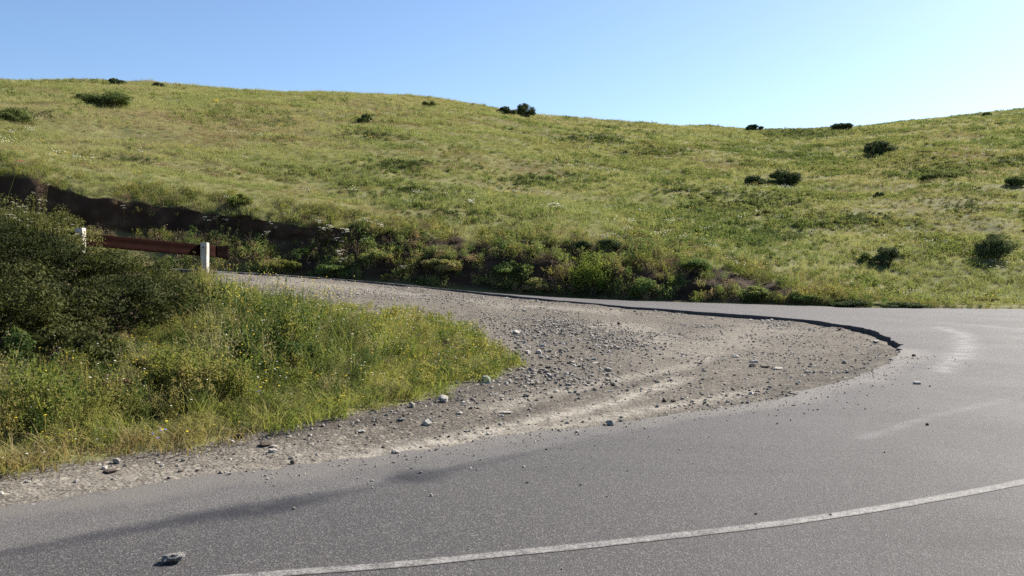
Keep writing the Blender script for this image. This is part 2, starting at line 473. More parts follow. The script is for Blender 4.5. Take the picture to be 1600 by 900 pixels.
def plain_mat(name, col, rough=.7, var=.25, scale=20, trans=0):
    m, n, out = mat_new(name); b = NB(n)
    oi = b.node('ShaderNodeObjectInfo')
    f = b.math('ADD', b.math('MULTIPLY', b.noise(scale, 5), .7), b.math('MULTIPLY', oi.outputs['Random'], .4))
    c = b.ramp(f, [(.2, tuple(v * (1 - var) for v in col)), (.8, tuple(min(1, v * (1 + var)) for v in col))])
    s = b.bsdf(c, rough, None, .3)
    if trans:
        t = b.node('ShaderNodeBsdfTranslucent'); b.set(t.inputs[0], c)
        mx = b.node('ShaderNodeMixShader'); mx.inputs[0].default_value = trans
        n.links.new(s, mx.inputs[1]); n.links.new(t.outputs[0], mx.inputs[2]); s = mx.outputs[0]
    n.links.new(s, out.inputs[0])
    return m

m_hgrass = leaf_mat('meadow grass blades', [(0, (0.1185, 0.1539, 0.04056)), (.35, (0.1778, 0.2008, 0.06085)), (.62, (0.2251, 0.2303, 0.08403)), (.85, (0.2607, 0.2409, 0.1086)), (1, (0.2488, 0.2008, 0.1231))], .5, (0.3554, 0.3614, 0.2029), .05, .12)
m_hgreen = leaf_mat('meadow herb leaves', [(0, (0.0891, 0.1285, 0.0392)), (.5, (0.1485, 0.1814, 0.05346)), (1, (0.2228, 0.2268, 0.08554))], .48, None, .07, .15)
m_hbrown = leaf_mat('reddish withered grass', [(0, (.16, .115, .075)), (.5, (.21, .15, .095)), (1, (.2, .17, .08))], .4, None, .06, .15)
m_hdeep = leaf_mat('dark meadow herbs', [(0, (.04, .06, .02)), (.5, (.065, .09, .028)), (1, (.10, .12, .038))], .35, None, .1, .2)
m_hdry = leaf_mat('dry meadow stalks', [(0, (.2, .165, .08)), (.5, (.25, .2, .105)), (1, (.2, .145, .105))], .4, None, .06, .15)
m_weed = leaf_mat('roadside weed leaves', [(0, (0.05832, 0.0858, 0.0241)), (.3, (0.1094, 0.1358, 0.03402)), (.65, (0.175, 0.1859, 0.0482)), (1, (0.2479, 0.2145, 0.07796))], .48, None, .35, .55)
m_deep = leaf_mat('deep green weed leaves', [(0, (0.03375, 0.0585, 0.0162)), (.5, (0.06075, 0.091, 0.0243)), (1, (0.1013, 0.1235, 0.03375))], .35, None, .35, .5)
m_polive = leaf_mat('pale olive weed leaves', [(0, (.13, .13, .055)), (.5, (.2, .19, .09)), (1, (.28, .24, .13))], .42, None, .35, .5)
m_lush = leaf_mat('lush grass blades', [(0, (0.1242, 0.1687, 0.0297)), (.5, (0.1941, 0.2301, 0.04158)), (1, (0.2872, 0.2761, 0.07425))], .42, (0.3105, 0.3068, 0.1188), .35)
m_tan = leaf_mat('dry verge grass blades', [(0, (.12, .13, .035)), (.5, (.19, .165, .06)), (1, (.25, .19, .09))], .35, (.27, .22, .12), .5)
m_brush = leaf_mat('bank scrub leaves', [(0, (0.09744, 0.1458, 0.04659)), (.4, (0.1624, 0.2106, 0.06406)), (.75, (0.2436, 0.2592, 0.08736)), (1, (0.2923, 0.2106, 0.1165))], .4, None, .4, .6)
m_brownw = leaf_mat('withered bank stalks', [(0, (0.135, 0.0975, 0.0625)), (.5, (0.2025, 0.143, 0.09375)), (1, (0.27, 0.2015, 0.125))], .25)
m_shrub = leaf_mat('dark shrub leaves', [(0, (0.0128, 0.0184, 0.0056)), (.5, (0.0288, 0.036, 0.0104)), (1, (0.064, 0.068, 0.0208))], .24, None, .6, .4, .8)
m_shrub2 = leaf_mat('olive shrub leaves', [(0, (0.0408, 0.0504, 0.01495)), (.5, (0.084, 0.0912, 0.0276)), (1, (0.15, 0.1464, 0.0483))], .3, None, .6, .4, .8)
m_hshrub = leaf_mat('hill shrub leaves', [(0, (0.0405, 0.0588, 0.0252)), (.5, (0.0648, 0.0868, 0.0364)), (1, (0.1013, 0.1232, 0.0532))], .25, None, .3, .4)
m_hsoft = leaf_mat('soft green shrub leaves', [(0, (0.0765, 0.1015, 0.0374)), (.5, (0.1275, 0.154, 0.051)), (1, (0.204, 0.2188, 0.0765))], .35, None, .3, .4)
m_bright = leaf_mat('bright shrub leaves', [(0, (.10, .16, .025)), (.5, (.14, .19, .035)), (1, (.18, .2, .05))], .42, None, .6)
m_stem = plain_mat('woody stem', (.09, .065, .045), .85)
m_yel = plain_mat('yellow petals', (.75, .58, .04), .6, .15, 20, .3)
m_wht = plain_mat('creamy white petals', (.72, .70, .6), .6, .12, 20, .3)
m_cream = plain_mat('dull cream umbels', (.36, .35, .24), .8, .2, 20, .3)
m_blue = plain_mat('blue petals', (.16, .18, .55), .6, .15, 20, .3)
m_pur = plain_mat('dull purple heads', (.2, .13, .2), .7, .2, 20, .2)
m_red = plain_mat('red petals', (.5, .07, .06), .6, .15, 20, .3)

def stone_mat(name, c0, c1, c2):
    m, n, out = mat_new(name); b = NB(n)
    oi = b.node('ShaderNodeObjectInfo')
    tc = b.node('ShaderNodeTexCoord').outputs['Object']
    f = b.math('ADD', b.math('MULTIPLY', b.noise(3.0, 7, .65, tc), .8), b.math('MULTIPLY', oi.outputs['Random'], .5))
    c = b.ramp(f, [(.25, c0), (.6, c1), (.95, c2)])
    n.links.new(b.bsdf(c, .88, b.bump(b.noise(9, 6, .7, tc), .6, .12), .25), out.inputs[0])
    return m
m_stone = stone_mat('grey brown stone', (.15, .135, .118), (.27, .245, .215), (.42, .39, .34))
m_grit = stone_mat('brownish grit', (.14, .12, .10), (.2, .175, .145), (.28, .25, .21))
m_pale = stone_mat('pale stone', (.3, .275, .24), (.42, .39, .34), (.55, .52, .47))
m_darks = stone_mat('dark clod', (0.05, 0.03784, 0.02775), (0.085, 0.06512, 0.048), (0.13, 0.1012, 0.075))
m_green = stone_mat('greenish slate', (.16, .18, .16), (.24, .27, .235), (.3, .33, .29))
m_tarc = stone_mat('broken asphalt', (0.136, 0.1273, 0.1188), (0.2312, 0.2178, 0.2046), (0.34, 0.3216, 0.3036))

# ------------------------------------------------------------------ ground meshes
att = {'gravel': gravel, 'soil_shade': soil_shade, 'dust': dust, 'dark': dark}
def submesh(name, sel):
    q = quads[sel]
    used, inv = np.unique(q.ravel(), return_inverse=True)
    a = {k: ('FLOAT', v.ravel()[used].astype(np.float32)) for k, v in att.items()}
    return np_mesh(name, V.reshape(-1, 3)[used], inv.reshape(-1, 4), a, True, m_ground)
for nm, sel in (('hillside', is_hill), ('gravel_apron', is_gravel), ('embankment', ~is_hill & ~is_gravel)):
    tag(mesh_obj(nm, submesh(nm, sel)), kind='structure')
g = np.linspace(-1, 1, 41)
gx, gyy = np.meshgrid(np.sign(g) * abs(g) ** 2.5 * 2500, np.sign(g) * abs(g) ** 2.5 * 2500, indexing='ij')
gi = np.arange(gx.size).reshape(gx.shape)
gv = np.stack([gx, gyy, np.full(gx.shape, -1.2) - 30 * sstep(100, 700, np.hypot(gx, gyy))], -1).reshape(-1, 3)
gq_ = np.stack([gi[:-1, :-1], gi[1:, :-1], gi[1:, 1:], gi[:-1, 1:]], -1).reshape(-1, 4)
tag(mesh_obj('ground', np_mesh('ground', gv, gq_, {k: ('FLOAT', np.zeros(len(gv), np.float32)) for k in att}, True, m_ground)), kind='structure')

# ------------------------------------------------------------------ the road: a hairpin strip lofted from its inner to its outer edge
INN = [(-40, -24, 0), (-14, -3, 0), (-8, 2.1, 0)]
for x, y in ((0, 800), (200, 764), (400, 735), (600, 708), (800, 683), (950, 662), (1100, 640), (1230, 618), (1300, 600), (1360, 580), (1395, 560), (1408, 545)):
    INN.append((*road_pt(x, y), 0))
INN += [(7.75, 18.3, 0), (8.15, 20.2, .01), (7.95, 22.4, .03), (6.8, 23.9, .08), (5.3, 24.7, .15), (3.7, 25.9, .22), (1.9, 26.6, .35), (0, 27.1, .5),
        (-2, 27.7, .68), (-3.9, 27.5, .88), (-5.8, 27.1, 1.04), (-7.4, 26.6, 1.18), (-8.9, 25.6, 1.29), (-14, 22.6, 1.75), (-22, 19, 2.4), (-40, 11, 3.7)]
OUT = [(-30, -34, 0), (-6, -14, 0), (-1, -10, 0), (4, -8, 0), (6, -7, 0), (8, -6, 0), (10, -5, 0), (12, -3.6, 0), (14, -2, 0), (17, 1, 0), (20, 5, 0), (23, 10, 0),
       (25, 15, 0), (25.5, 19, 0), (24, 23.5, 0), (20, 26.8, 0), (16.5, 28.75, 0), (12.1, 29.0, .015), (9.6, 29.3, .07), (7.6, 29.6, .12), (5.5, 30.2, .15), (3.4, 31.2, .18), (1.2, 32.1, .25),
       (-1.5, 32.5, .42), (-3.7, 32.6, .64), (-5.8, 32.9, .8), (-8.2, 33, .98), (-11.0, 31.9, 1.2), (-16.5, 28.5, 1.56), (-25.5, 24.6, 2.2), (-43, 16.5, 3.5)]
assert len(INN) == len(OUT), (len(INN), len(OUT))
INN = np.array(INN); OUT = np.array(OUT)
seg = np.concatenate([[0], np.cumsum(np.linalg.norm(np.diff(INN[:, :2], axis=0), axis=1))])
sv = np.concatenate([np.linspace(0, seg[2], 40)[:-1], np.linspace(seg[2], seg[-3], 560), np.linspace(seg[-3], seg[-1], 40)[1:]])
ki = np.interp(sv, seg, np.arange(len(seg)))
I3 = np.stack([pchip(seg, INN[:, c], sv) for c in range(3)], 1)
O3 = np.stack([pchip(np.arange(len(seg)), OUT[:, c], ki) for c in range(3)], 1)
rag = (fbm(sv * 1.1, sv * 0, 91) - .5) * .4 + (fbm(sv * 5, sv * 0, 92) - .5) * .2     # frayed inner edge
dirn = (O3 - I3) / np.linalg.norm((O3 - I3)[:, :2], axis=1)[:, None]
I3[:, :2] += dirn[:, :2] * rag[:, None]
tv = np.linspace(0, 1, 190) ** 1.25
RP = I3[:, None, :] * (1 - tv[None, :, None]) + O3[:, None, :] * tv[None, :, None]
RX, RY = RP[..., 0], RP[..., 1]
RP[..., 2] += (fbm(RX * .5, RY * .5, 95) - .5) * .02
skirt = RP[:, :1, :].copy(); skirt[..., 2] -= .3; skirt[..., :2] += dirn[:, None, :2] * .04
lip = RP[:, :1, :].copy(); lip[..., 2] -= .015; lip[..., :2] -= dirn[:, None, :2] * .012
RP = np.concatenate([skirt, lip, RP], 1)
RX, RY = RP[..., 0], RP[..., 1]
din, fr = polydist(RX, RY, I3[::4, :2])
lower = RY < 16.5
dn = fbm(RX * 1.1, RY * 1.1, 101)
rdust = np.where(lower, sstep(.75, -.05, din - .55 * (dn - .4)), sstep(.25, 0, din) * .25)
rdust = np.maximum(rdust, .5 * sstep(1.6, .2, din) * sstep(2.0, 6.0, RX) * lower * dn * 1.5)
SEAM = [road_pt(*p) for p in ((-250, 925), (0, 866), (100, 846), (200, 828), (300, 809), (400, 796), (480, 780), (560, 764), (620, 750), (700, 734), (800, 713), (900, 692), (1000, 670))]
ds, fs = polydist(RX, RY, SEAM)
base_n, _ = polydist(RX, RY, I3[:, :2][::4])
# which side of the seam: nearer to the gravel edge than the seam is
seam_in = np.interp(RX, [p[0] for p in SEAM], [p[1] for p in SEAM])
pale = sstep(-.06, .10, RY - seam_in + (fbm(RX * 3, RY * 3, 104) - .5) * .12) * lower * sstep(2.2, .2, RX) * .85
fresh = sstep(.05, -.1, RY - seam_in) * lower * sstep(5.0, -1.5, RX) * (.5 + .7 * fbm(RX * .6, RY * .9, 107)) * (RX > -12)
tarw = np.interp(fs, [0, .1, .3, .42, .5, .58, .64, .7, .75, .9, 1], [.05, .08, .12, .19, .15, .08, .06, .26, .10, .05, .02])
tars = np.interp(fs, [0, .15, .3, .42, .5, .58, .63, .68, .72, .8, .95, 1], [.5, .6, .8, 1, .9, .45, .3, 1, .8, .45, .15, 0])
tar = tars * np.exp(-(np.maximum(0, ds + .05 * (fbm(RX * 4, RY * 4, 105) - .5)) / tarw) ** 4) * lower
scuff = np.zeros(RX.shape)
for line, wd, s_ in (([(1470, 512), (1505, 522), (1510, 545), (1490, 565), (1470, 580)], .2, 1.0), ([(1330, 690), (1450, 652), (1580, 622)], .07, .5), ([(1480, 505), (1600, 514)], .25, .5)):
    dd, f_ = polydist(RX, RY, [road_pt(*p) for p in line])
    scuff = np.maximum(scuff, s_ * np.exp(-(dd / wd) ** 2))
ridx = np.arange(RX.size).reshape(RX.shape)
rq = np.stack([ridx[:-1, :-1], ridx[1:, :-1], ridx[1:, 1:], ridx[:-1, 1:]], -1).reshape(-1, 4)[:, ::-1]
me = np_mesh('road', RP.reshape(-1, 3), rq, {'dust': ('FLOAT', rdust.astype(np.float32)), 'pale': ('FLOAT', pale.astype(np.float32)),
                                             'fresh': ('FLOAT', np.clip(fresh, 0, 1).astype(np.float32)), 'tar': ('FLOAT', tar.astype(np.float32)), 'scuff': ('FLOAT', scuff.astype(np.float32))}, True, m_road)
tag(mesh_obj('road', me), kind='structure')

# centre line, a worn white stripe 4 mm above the asphalt
LN = np.array([road_pt(*p) for p in ((-900, 985), (100, 925), (400, 899), (600, 884.5), (800, 865), (1000, 844), (1200, 821), (1400, 791), (1600, 752), (1800, 705), (2100, 640))])
sl = np.concatenate([[0], np.cumsum(np.linalg.norm(np.diff(LN, axis=0), axis=1))])
q = np.linspace(0, sl[-1], 420)
cx = pchip(sl, LN[:, 0], q); cy = pchip(sl, LN[:, 1], q)
tx = np.gradient(cx); ty = np.gradient(cy); ll = np.hypot(tx, ty); nx, ny = -ty / ll, tx / ll
rows = []; eg = []
for k, off_ in enumerate((-.055, -.036, 0, .036, .055)):
    jit = (fbm(q * 9, q * 0 + k, 111) - .5) * (.014 if abs(off_) > .05 else 0)
    lx = cx + nx * (off_ + jit); ly = cy + ny * (off_ + jit)
    rows.append(np.stack([lx, ly, (fbm(lx * .5, ly * .5, 95) - .5) * .02 + .003], 1)); eg.append(np.clip((1.0 if abs(off_) > .05 else 0.0) + .5 * sstep(2.2, 4.5, cx) + .5 * (fbm(q * .8, q * 0, 113) - .45), 0, 1.4))
lv = np.stack(rows, 1); li = np.arange(lv.shape[0] * 5).reshape(-1, 5)
lq = np.stack([li[:-1, :-1], li[1:, :-1], li[1:, 1:], li[:-1, 1:]], -1).reshape(-1, 4)[:, ::-1]
tag(mesh_obj('road_marking', np_mesh('road_marking', lv.reshape(-1, 3), lq, {'edge': ('FLOAT', np.stack(eg, 1).astype(np.float32))}, False, m_line)), kind='structure')

# ------------------------------------------------------------------ plant shapes
def blades(n, h, spread, width, lean, seed, segs=3, tipw=.25, hvar=.45):
    r = np.random.default_rng(seed)
    vs, fs, tp = [], [], []
    for i in range(n):
        a = r.uniform(0, 2 * math.pi); rad = spread * math.sqrt(r.uniform())
        bx, by = rad * math.cos(a), rad * math.sin(a)
        hh = h * (1 - hvar + hvar * 2 * r.uniform()) ; ln = lean * (.3 + r.uniform()) * hh
        da = r.uniform(0, 2 * math.pi) if r.uniform() < .6 else a
        dx, dy = math.cos(da), math.sin(da)
        fa = r.uniform(0, math.pi); sx, sy = math.cos(fa), math.sin(fa)
        b0 = len(vs)
        for k in range(segs + 1):
            t = k / segs
            wv = width * (1 - t) ** .6 if k < segs else width * tipw * .4
            cxx, cyy, cz = bx + dx * ln * t * t, by + dy * ln * t * t, hh * t * (1 - .25 * lean * t)
            vs += [(cxx - sx * wv / 2, cyy - sy * wv / 2, cz), (cxx + sx * wv / 2, cyy + sy * wv / 2, cz)]
            tp += [t ** 3, t ** 3]
        for k in range(segs): fs.append((b0 + 2 * k, b0 + 2 * k + 1, b0 + 2 * k + 3, b0 + 2 * k + 2))
    return np.array(vs), np.array(fs), np.array(tp)

def leafquads(cent, nrm, size, r, aspect=.55):
    """small pointed leaves: one kite-shaped quad each"""
    n = len(cent)
    ref = r.normal(size=(n, 3)); t1 = np.cross(nrm, ref); t1 /= np.linalg.norm(t1, axis=1)[:, None] + 1e-9
    t2 = np.cross(nrm, t1)
    s = size[:, None]
    v = np.stack([cent - t1 * s * .5, cent + t2 * s * aspect * .5 - t1 * s * .05, cent + t1 * s * .5 + nrm * s * .12, cent - t2 * s * aspect * .5 - t1 * s * .05], 1)
    return v.reshape(-1, 3), np.arange(n * 4).reshape(-1, 4)

def weed(nst, h, spread, nleaf, leaf, seed, up=.5):
    r = np.random.default_rng(seed)
    C, N, Z = [], [], []
    vs, fs = [], []
    for i in range(nst):
        a = r.uniform(0, 6.283); rad = spread * math.sqrt(r.uniform()) * .5
        hh = h * r.uniform(.55, 1.1); la = r.uniform(0, 6.283); ln = spread * r.uniform(.1, .7)
        p0 = np.array([rad * math.cos(a), rad * math.sin(a), 0]); p1 = p0 + np.array([ln * math.cos(la), ln * math.sin(la), hh])
        b0 = len(vs); wv = .006 + .004 * h
        for k in range(4):
            t = k / 3; p = p0 * (1 - t) + p1 * t
            ww = wv * (1 - .7 * t); vs += [tuple(p + [-ww, 0, 0]), tuple(p + [ww, 0, 0])]
        for k in range(3): fs.append((b0 + 2 * k, b0 + 2 * k + 1, b0 + 2 * k + 3, b0 + 2 * k + 2))
        for k in range(nleaf):
            t = r.uniform(.12, 1.02) ** .8
            p = p0 * (1 - t) + p1 * t
            o = r.normal(size=3) * np.array([1, 1, .5]) * spread * .28 * (1.25 - t)
            C.append(p + o); nn = o / (np.linalg.norm(o) + 1e-6) + np.array([0, 0, up]) + r.normal(size=3) * .5
            N.append(nn / np.linalg.norm(nn)); Z.append(leaf * r.uniform(.6, 1.35))
    lv, lf = leafquads(np.array(C), np.array(N), np.array(Z), r)
    vs = np.array(vs); fs = np.array(fs)
    v = np.concatenate([vs, lv]); f = np.concatenate([fs, lf + len(vs)])
    v[:, 2] = np.maximum(v[:, 2], 0.0)
    return v, f, np.clip(v[:, 2] / h, 0, 1) ** 3

def flowerheads(nh, h, spread, size, seed, umbel=False):
    r = np.random.default_rng(seed)
    vs, fs, mi = [], [], []
    for i in range(nh):
        a = r.uniform(0, 6.283); rad = spread * math.sqrt(r.uniform())
        x, y = rad * math.cos(a), rad * math.sin(a); hh = h * r.uniform(.75, 1.12)
        b0 = len(vs); vs += [(x * .5 - .003, y * .5, 0), (x * .5 + .003, y * .5, 0), (x + .002, y, hh), (x - .002, y, hh)]
        fs.append((b0, b0 + 1, b0 + 2, b0 + 3)); mi.append(0)
        k = 9 if umbel else 5
        for j in range(k):
            if umbel:
                aa = j * 2.4; rr = size * math.sqrt(j / k); c = (x + rr * math.cos(aa), y + rr * math.sin(aa), hh + size * .25 * (1 - (rr / size) ** 2) + r.uniform(-.004, .004)); s = size * .34
                nrm = np.array([rr * math.cos(aa) / size * .6, rr * math.sin(aa) / size * .6, 1.0])
            else:
                aa = j * 6.283 / k; c = (x + size * .3 * math.cos(aa), y + size * .3 * math.sin(aa), hh); s = size * .42
                nrm = np.array([math.cos(aa) * .7, math.sin(aa) * .7, .8])
            nrm /= np.linalg.norm(nrm); t1 = np.cross(nrm, [0.3, 1, .2]); t1 /= np.linalg.norm(t1); t2 = np.cross(nrm, t1)
            c = np.array(c); b0 = len(vs)
            vs += [tuple(c + t1 * s), tuple(c + t2 * s), tuple(c - t1 * s), tuple(c - t2 * s)]
            fs.append((b0, b0 + 1, b0 + 2, b0 + 3)); mi.append(1)
    return np.array(vs), np.array(fs), np.array(mi)

PROTO = {}
def proto_col(name, items):
    """shapes kept in a collection of their own that is not part of the scene"""
    c = bpy.data.collections.new(name)
    for i, (vft, mats) in enumerate(items):
        v, f, t = vft
        flower = t.dtype.kind == 'i'
        me = np_mesh('%s_%02d' % (name, i), v, f, None if flower else {'tip': ('FLOAT', t.astype(np.float32))}, False, None)
        for m_ in mats: me.materials.append(m_)
        if flower: me.polygons.foreach_set('material_index', t.astype(np.int32))
        o = bpy.data.objects.new('%s_%02d' % (name, i), me)
        c.objects.link(o)
    return c

def scatter(name, pts, rot, scl, ids, coln, mat=None):
    me = np_mesh(name, pts, None, {'rot': ('FLOAT_VECTOR', rot.astype(np.float32)), 'scl': ('FLOAT_VECTOR', scl.astype(np.float32)), 'idx': ('INT', ids.astype(np.int32))})
    o = mesh_obj(name, me)
    ng = bpy.data.node_groups.new(name, 'GeometryNodeTree')
    ng.interface.new_socket('Geometry', in_out='INPUT', socket_type='NodeSocketGeometry')
    ng.interface.new_socket('Geometry', in_out='OUTPUT', socket_type='NodeSocketGeometry')
    N = ng.nodes; L = ng.links
    gi_ = N.new('NodeGroupInput'); go = N.new('NodeGroupOutput')
    ci = N.new('GeometryNodeCollectionInfo'); ci.inputs['Collection'].default_value = coln; ci.inputs['Separate Children'].default_value = True; ci.inputs['Reset Children'].default_value = True
    ip = N.new('GeometryNodeInstanceOnPoints'); ip.inputs['Pick Instance'].default_value = True
    def na(nm, t):
        k = N.new('GeometryNodeInputNamedAttribute'); k.data_type = t; k.inputs['Name'].default_value = nm
        return k.outputs['Attribute']
    er = N.new('FunctionNodeEulerToRotation')
    L.new(gi_.outputs[0], ip.inputs['Points']); L.new(ci.outputs[0], ip.inputs['Instance'])
    L.new(na('idx', 'INT'), ip.inputs['Instance Index']); L.new(na('rot', 'FLOAT_VECTOR'), er.inputs[0]); L.new(er.outputs[0], ip.inputs['Rotation'])
    L.new(na('scl', 'FLOAT_VECTOR'), ip.inputs['Scale']); L.new(ip.outputs[0], go.inputs[0])
    md = o.modifiers.new('scatter', 'NODES'); md.node_group = ng
    return o

# area-weighted random points on the terrain grid
VA = V
e1 = VA[1:, :-1] - VA[:-1, :-1]; e2 = VA[:-1, 1:] - VA[:-1, :-1]
AREA = np.linalg.norm(np.cross(e1, e2), axis=-1)
cxm = (PX[:-1, :-1] + PX[1:, 1:]) / 2; cum = (U[:-1, :-1] + U[1:, 1:]) / 2
wxm = (WX[:-1, :-1] + WX[1:, 1:]) / 2; wym = (WY[:-1, :-1] + WY[1:, 1:]) / 2; vegm = (veg[:-1, :-1] + veg[1:, 1:]) / 2; pym = (PYI[:-1, :-1] + PYI[1:, 1:]) / 2
gravm = (gravel[:-1, :-1] + gravel[1:, 1:]) / 2; darkm = (dark[:-1, :-1] + dark[1:, 1:]) / 2
def pick(dens):
    """dens: points per square metre for every grid cell"""
    ex = (AREA * dens).ravel()
    cnt = RNG.poisson(ex)
    cell = np.repeat(np.arange(len(ex)), cnt)
    i, j = np.divmod(cell, AREA.shape[1])
    a = RNG.uniform(size=len(cell))[:, None]; c_ = RNG.uniform(size=len(cell))[:, None]
    p = (VA[i, j] * (1 - a) + VA[i + 1, j] * a) * (1 - c_) + (VA[i, j + 1] * (1 - a) + VA[i + 1, j + 1] * a) * c_
    return p, i, j
def spin(n, tilt=.15):
    return np.stack([RNG.normal(0, tilt, n), RNG.normal(0, tilt, n), RNG.uniform(0, 6.283, n)], 1)

# ------------------------------------------------------------------ meadow on the hill
infr = (cxm > -180) & (cxm < 1790)
HG = proto_col('meadow_tuft', [(blades(44, .22, .26, .012, .8, 1), [m_hgrass]), (blades(40, .27, .26, .011, .6, 2), [m_hgrass]), (blades(48, .18, .28, .013, 1.0, 3), [m_hgrass]),
                               (weed(6, .24, .26, 16, .06, 4), [m_hgreen]), (weed(8, .2, .3, 14, .07, 5), [m_hgreen]), (blades(22, .3, .24, .012, .6, 6), [m_hdry]), (blades(40, .17, .28, .012, .9, 7), [m_hbrown]), (weed(7, .26, .28, 20, .06, 8), [m_hdeep])])
hill = infr & (cum > 9.0) & (cum < 15.2)
patch_ = fbm(wxm * .09, wym * .09, 201); patch2 = fbm(wxm * .35, wym * .3, 203)
dens = np.where(hill, np.clip(13 * (45 / np.maximum(wym, 38)) ** .9, 3, 14), 0) * (1.1 + .6 * patch2)
p, i, j = pick(dens)
n_ = len(p)
gp = fbm(p[:, 0] * .09, p[:, 1] * .09, 201); g2 = fbm(p[:, 0] * .3, p[:, 1] * .25, 207)
right = sstep(700, 1300, cols[i])
strk = fbm(p[:, 0] * .10 + 7, p[:, 1] * .55 - p[:, 0] * .08, 209)
pg = np.clip(sstep(.5, .62, g2) * .5 * (.5 + right) + .04 + right * .2, 0, .85); pdry = np.clip(.04 + .75 * sstep(.55, .68, strk) * (1 - right * .5), 0, .7)
u_ = RNG.uniform(size=n_)
ids = np.where(u_ < pg, RNG.integers(3, 5, n_), np.where(u_ < pg + pdry, 5, RNG.integers(0, 3, n_)))
# drifts of withered grass and of darker herbs: photo column, row, half width and half height in photo pixels
qx = cols[i]; qy = PYI[i, j]
wobx = (fbm(p[:, 0] * .5, p[:, 1] * .3, 251) - .5); 
for lst, kid, pr_ in (([(320, 222, 90, 14), (275, 184, 45, 8), (455, 222, 45, 7), (370, 205, 30, 8), (830, 268, 90, 9), (700, 265, 50, 8), (600, 178, 60, 7), (720, 192, 50, 6), (470, 300, 40, 9), (450, 325, 50, 8), (1130, 262, 60, 7), (900, 232, 30, 5), (120, 262, 50, 9), (1480, 215, 60, 8), (1500, 245, 70, 7)], 6, .75),
                      ([(820, 288, 60, 9), (620, 262, 60, 8), (930, 220, 50, 9), (1245, 212, 70, 8), (1460, 274, 70, 10), (30, 185, 50, 9), (580, 215, 40, 6), (1020, 240, 40, 6), (1180, 322, 60, 13), (1120, 305, 60, 8), (1500, 325, 50, 12), (1240, 375, 50, 9), (200, 255, 30, 6), (650, 305, 70, 9), (1340, 345, 40, 9), (1590, 255, 50, 9), (1050, 300, 40, 6), (700, 345, 60, 8), (240, 330, 40, 7)], 7, .7)):
    hit = np.zeros(n_)
    for (ex, ey, ew, eh) in lst:
        dd = ((qx - ex) / ew + wobx * 1.6) ** 2 + ((qy - ey) / eh + wobx * 1.2) ** 2
        hit = np.maximum(hit, np.exp(-dd * 1.2))
    ids = np.where(RNG.uniform(size=n_) < pr_ * hit, kid, ids)
sc = RNG.uniform(.55, 1.05, n_) * (.65 + .6 * g2) * (1 - .35 * sstep(.5, .65, strk)) * np.where(us[j] > 13.5, .8, 1) * np.clip(p[:, 1] / 55, .85, 1.6) ** .5
o = scatter('meadow_grass', p, spin(n_, .2), np.stack([sc * 1.15, sc * 1.15, sc * RNG.uniform(.7, 1.25, n_)], 1), ids, HG)
tag(o, 'olive green meadow grass covering the whole hillside', 'grass', kind='stuff')
NINFO = {'meadow': n_}

FL = proto_col('meadow_flower', [(flowerheads(7, .3, .25, .035, 1), [m_hgreen, m_yel]), (flowerheads(7, .34, .25, .04, 2), [m_hgreen, m_wht]), (flowerheads(9, .26, .2, .03, 3), [m_hgreen, m_pur])])
dens = np.where(hill, .55, 0) * sstep(.45, .7, fbm(wxm * .2, wym * .2, 211)) * (.5 + sstep(500, 1100, cxm))
p, i, j = pick(dens); n_ = len(p)
ids = RNG.choice([0, 1, 2], n_, p=[.38, .52, .10])
sc = RNG.uniform(.8, 1.3, n_)
tag(scatter('meadow_flowers', p, spin(n_), np.stack([sc] * 3, 1), ids, FL), 'tiny pale and yellow wildflowers sprinkled through the hillside grass', 'wildflowers', kind='stuff')

# ------------------------------------------------------------------ weeds on the inner slope
WG = proto_col('slope_weed', [(weed(8, .5, .3, 60, .028, 11), [m_weed]), (weed(10, .42, .36, 52, .03, 12), [m_weed]), (weed(6, .66, .22, 70, .024, 13), [m_weed]),
                              (blades(36, .5, .2, .008, .6, 14), [m_lush]), (blades(18, .5, .14, .007, .5, 15), [m_lush]), (blades(34, .42, .2, .007, .7, 16), [m_tan]),
                              (weed(8, .5, .3, 16, .03, 17), [m_brownw]), (blades(34, .15, .16, .008, .9, 18), [m_lush]), (blades(34, .15, .16, .008, .9, 19), [m_tan]), (weed(7, .16, .2, 22, .022, 20), [m_weed]), (weed(10, .5, .34, 56, .03, 25), [m_deep]), (weed(8, .55, .28, 60, .022, 26), [m_polive])])
emb = (cxm > -350) & (cum > 1.6) & (cum < 5.0) & (vegm > .05) & (cxm < 850)
# plants grow in stands: every stand has its own kind, height and dome
nC = 2600
cc = np.stack([RNG.uniform(-16, 1.5, nC), RNG.uniform(5.5, 26, nC)], 1)
c_kind = RNG.choice(8, nC, p=[.2, .2, .17, .14, .07, .03, .11, .08]); c_h = RNG.uniform(.45, 1.3, nC) ** 1.0
def stands(x, y):
    near_d = np.full(len(x), 9.0); near_i = np.zeros(len(x), int); second = np.full(len(x), 9.0)
    for k0 in range(0, len(x), 20000):
        d_ = np.hypot(x[k0:k0 + 20000, None] - cc[None, :, 0], y[k0:k0 + 20000, None] - cc[None, :, 1])
        pi = np.argpartition(d_, 1, axis=1)[:, :2]; dd_ = np.take_along_axis(d_, pi, 1); o_ = np.argsort(dd_, axis=1)
        near_i[k0:k0 + 20000] = np.take_along_axis(pi, o_, 1)[:, 0]; dd_ = np.sort(dd_, axis=1)
        near_d[k0:k0 + 20000] = dd_[:, 0]; second[k0:k0 + 20000] = dd_[:, 1]
    return near_i, near_d, second
dens = np.where(emb, 58 * (9 / np.maximum(wym, 7.5)) ** .8 * (.10 + .9 * vegm), 0)
dens = dens * np.where((cxm < 310) & (pym < 560 - np.clip(cxm - 150, 0, 200) * .5), .03, 1)
p, i, j = pick(dens); n_ = len(p)
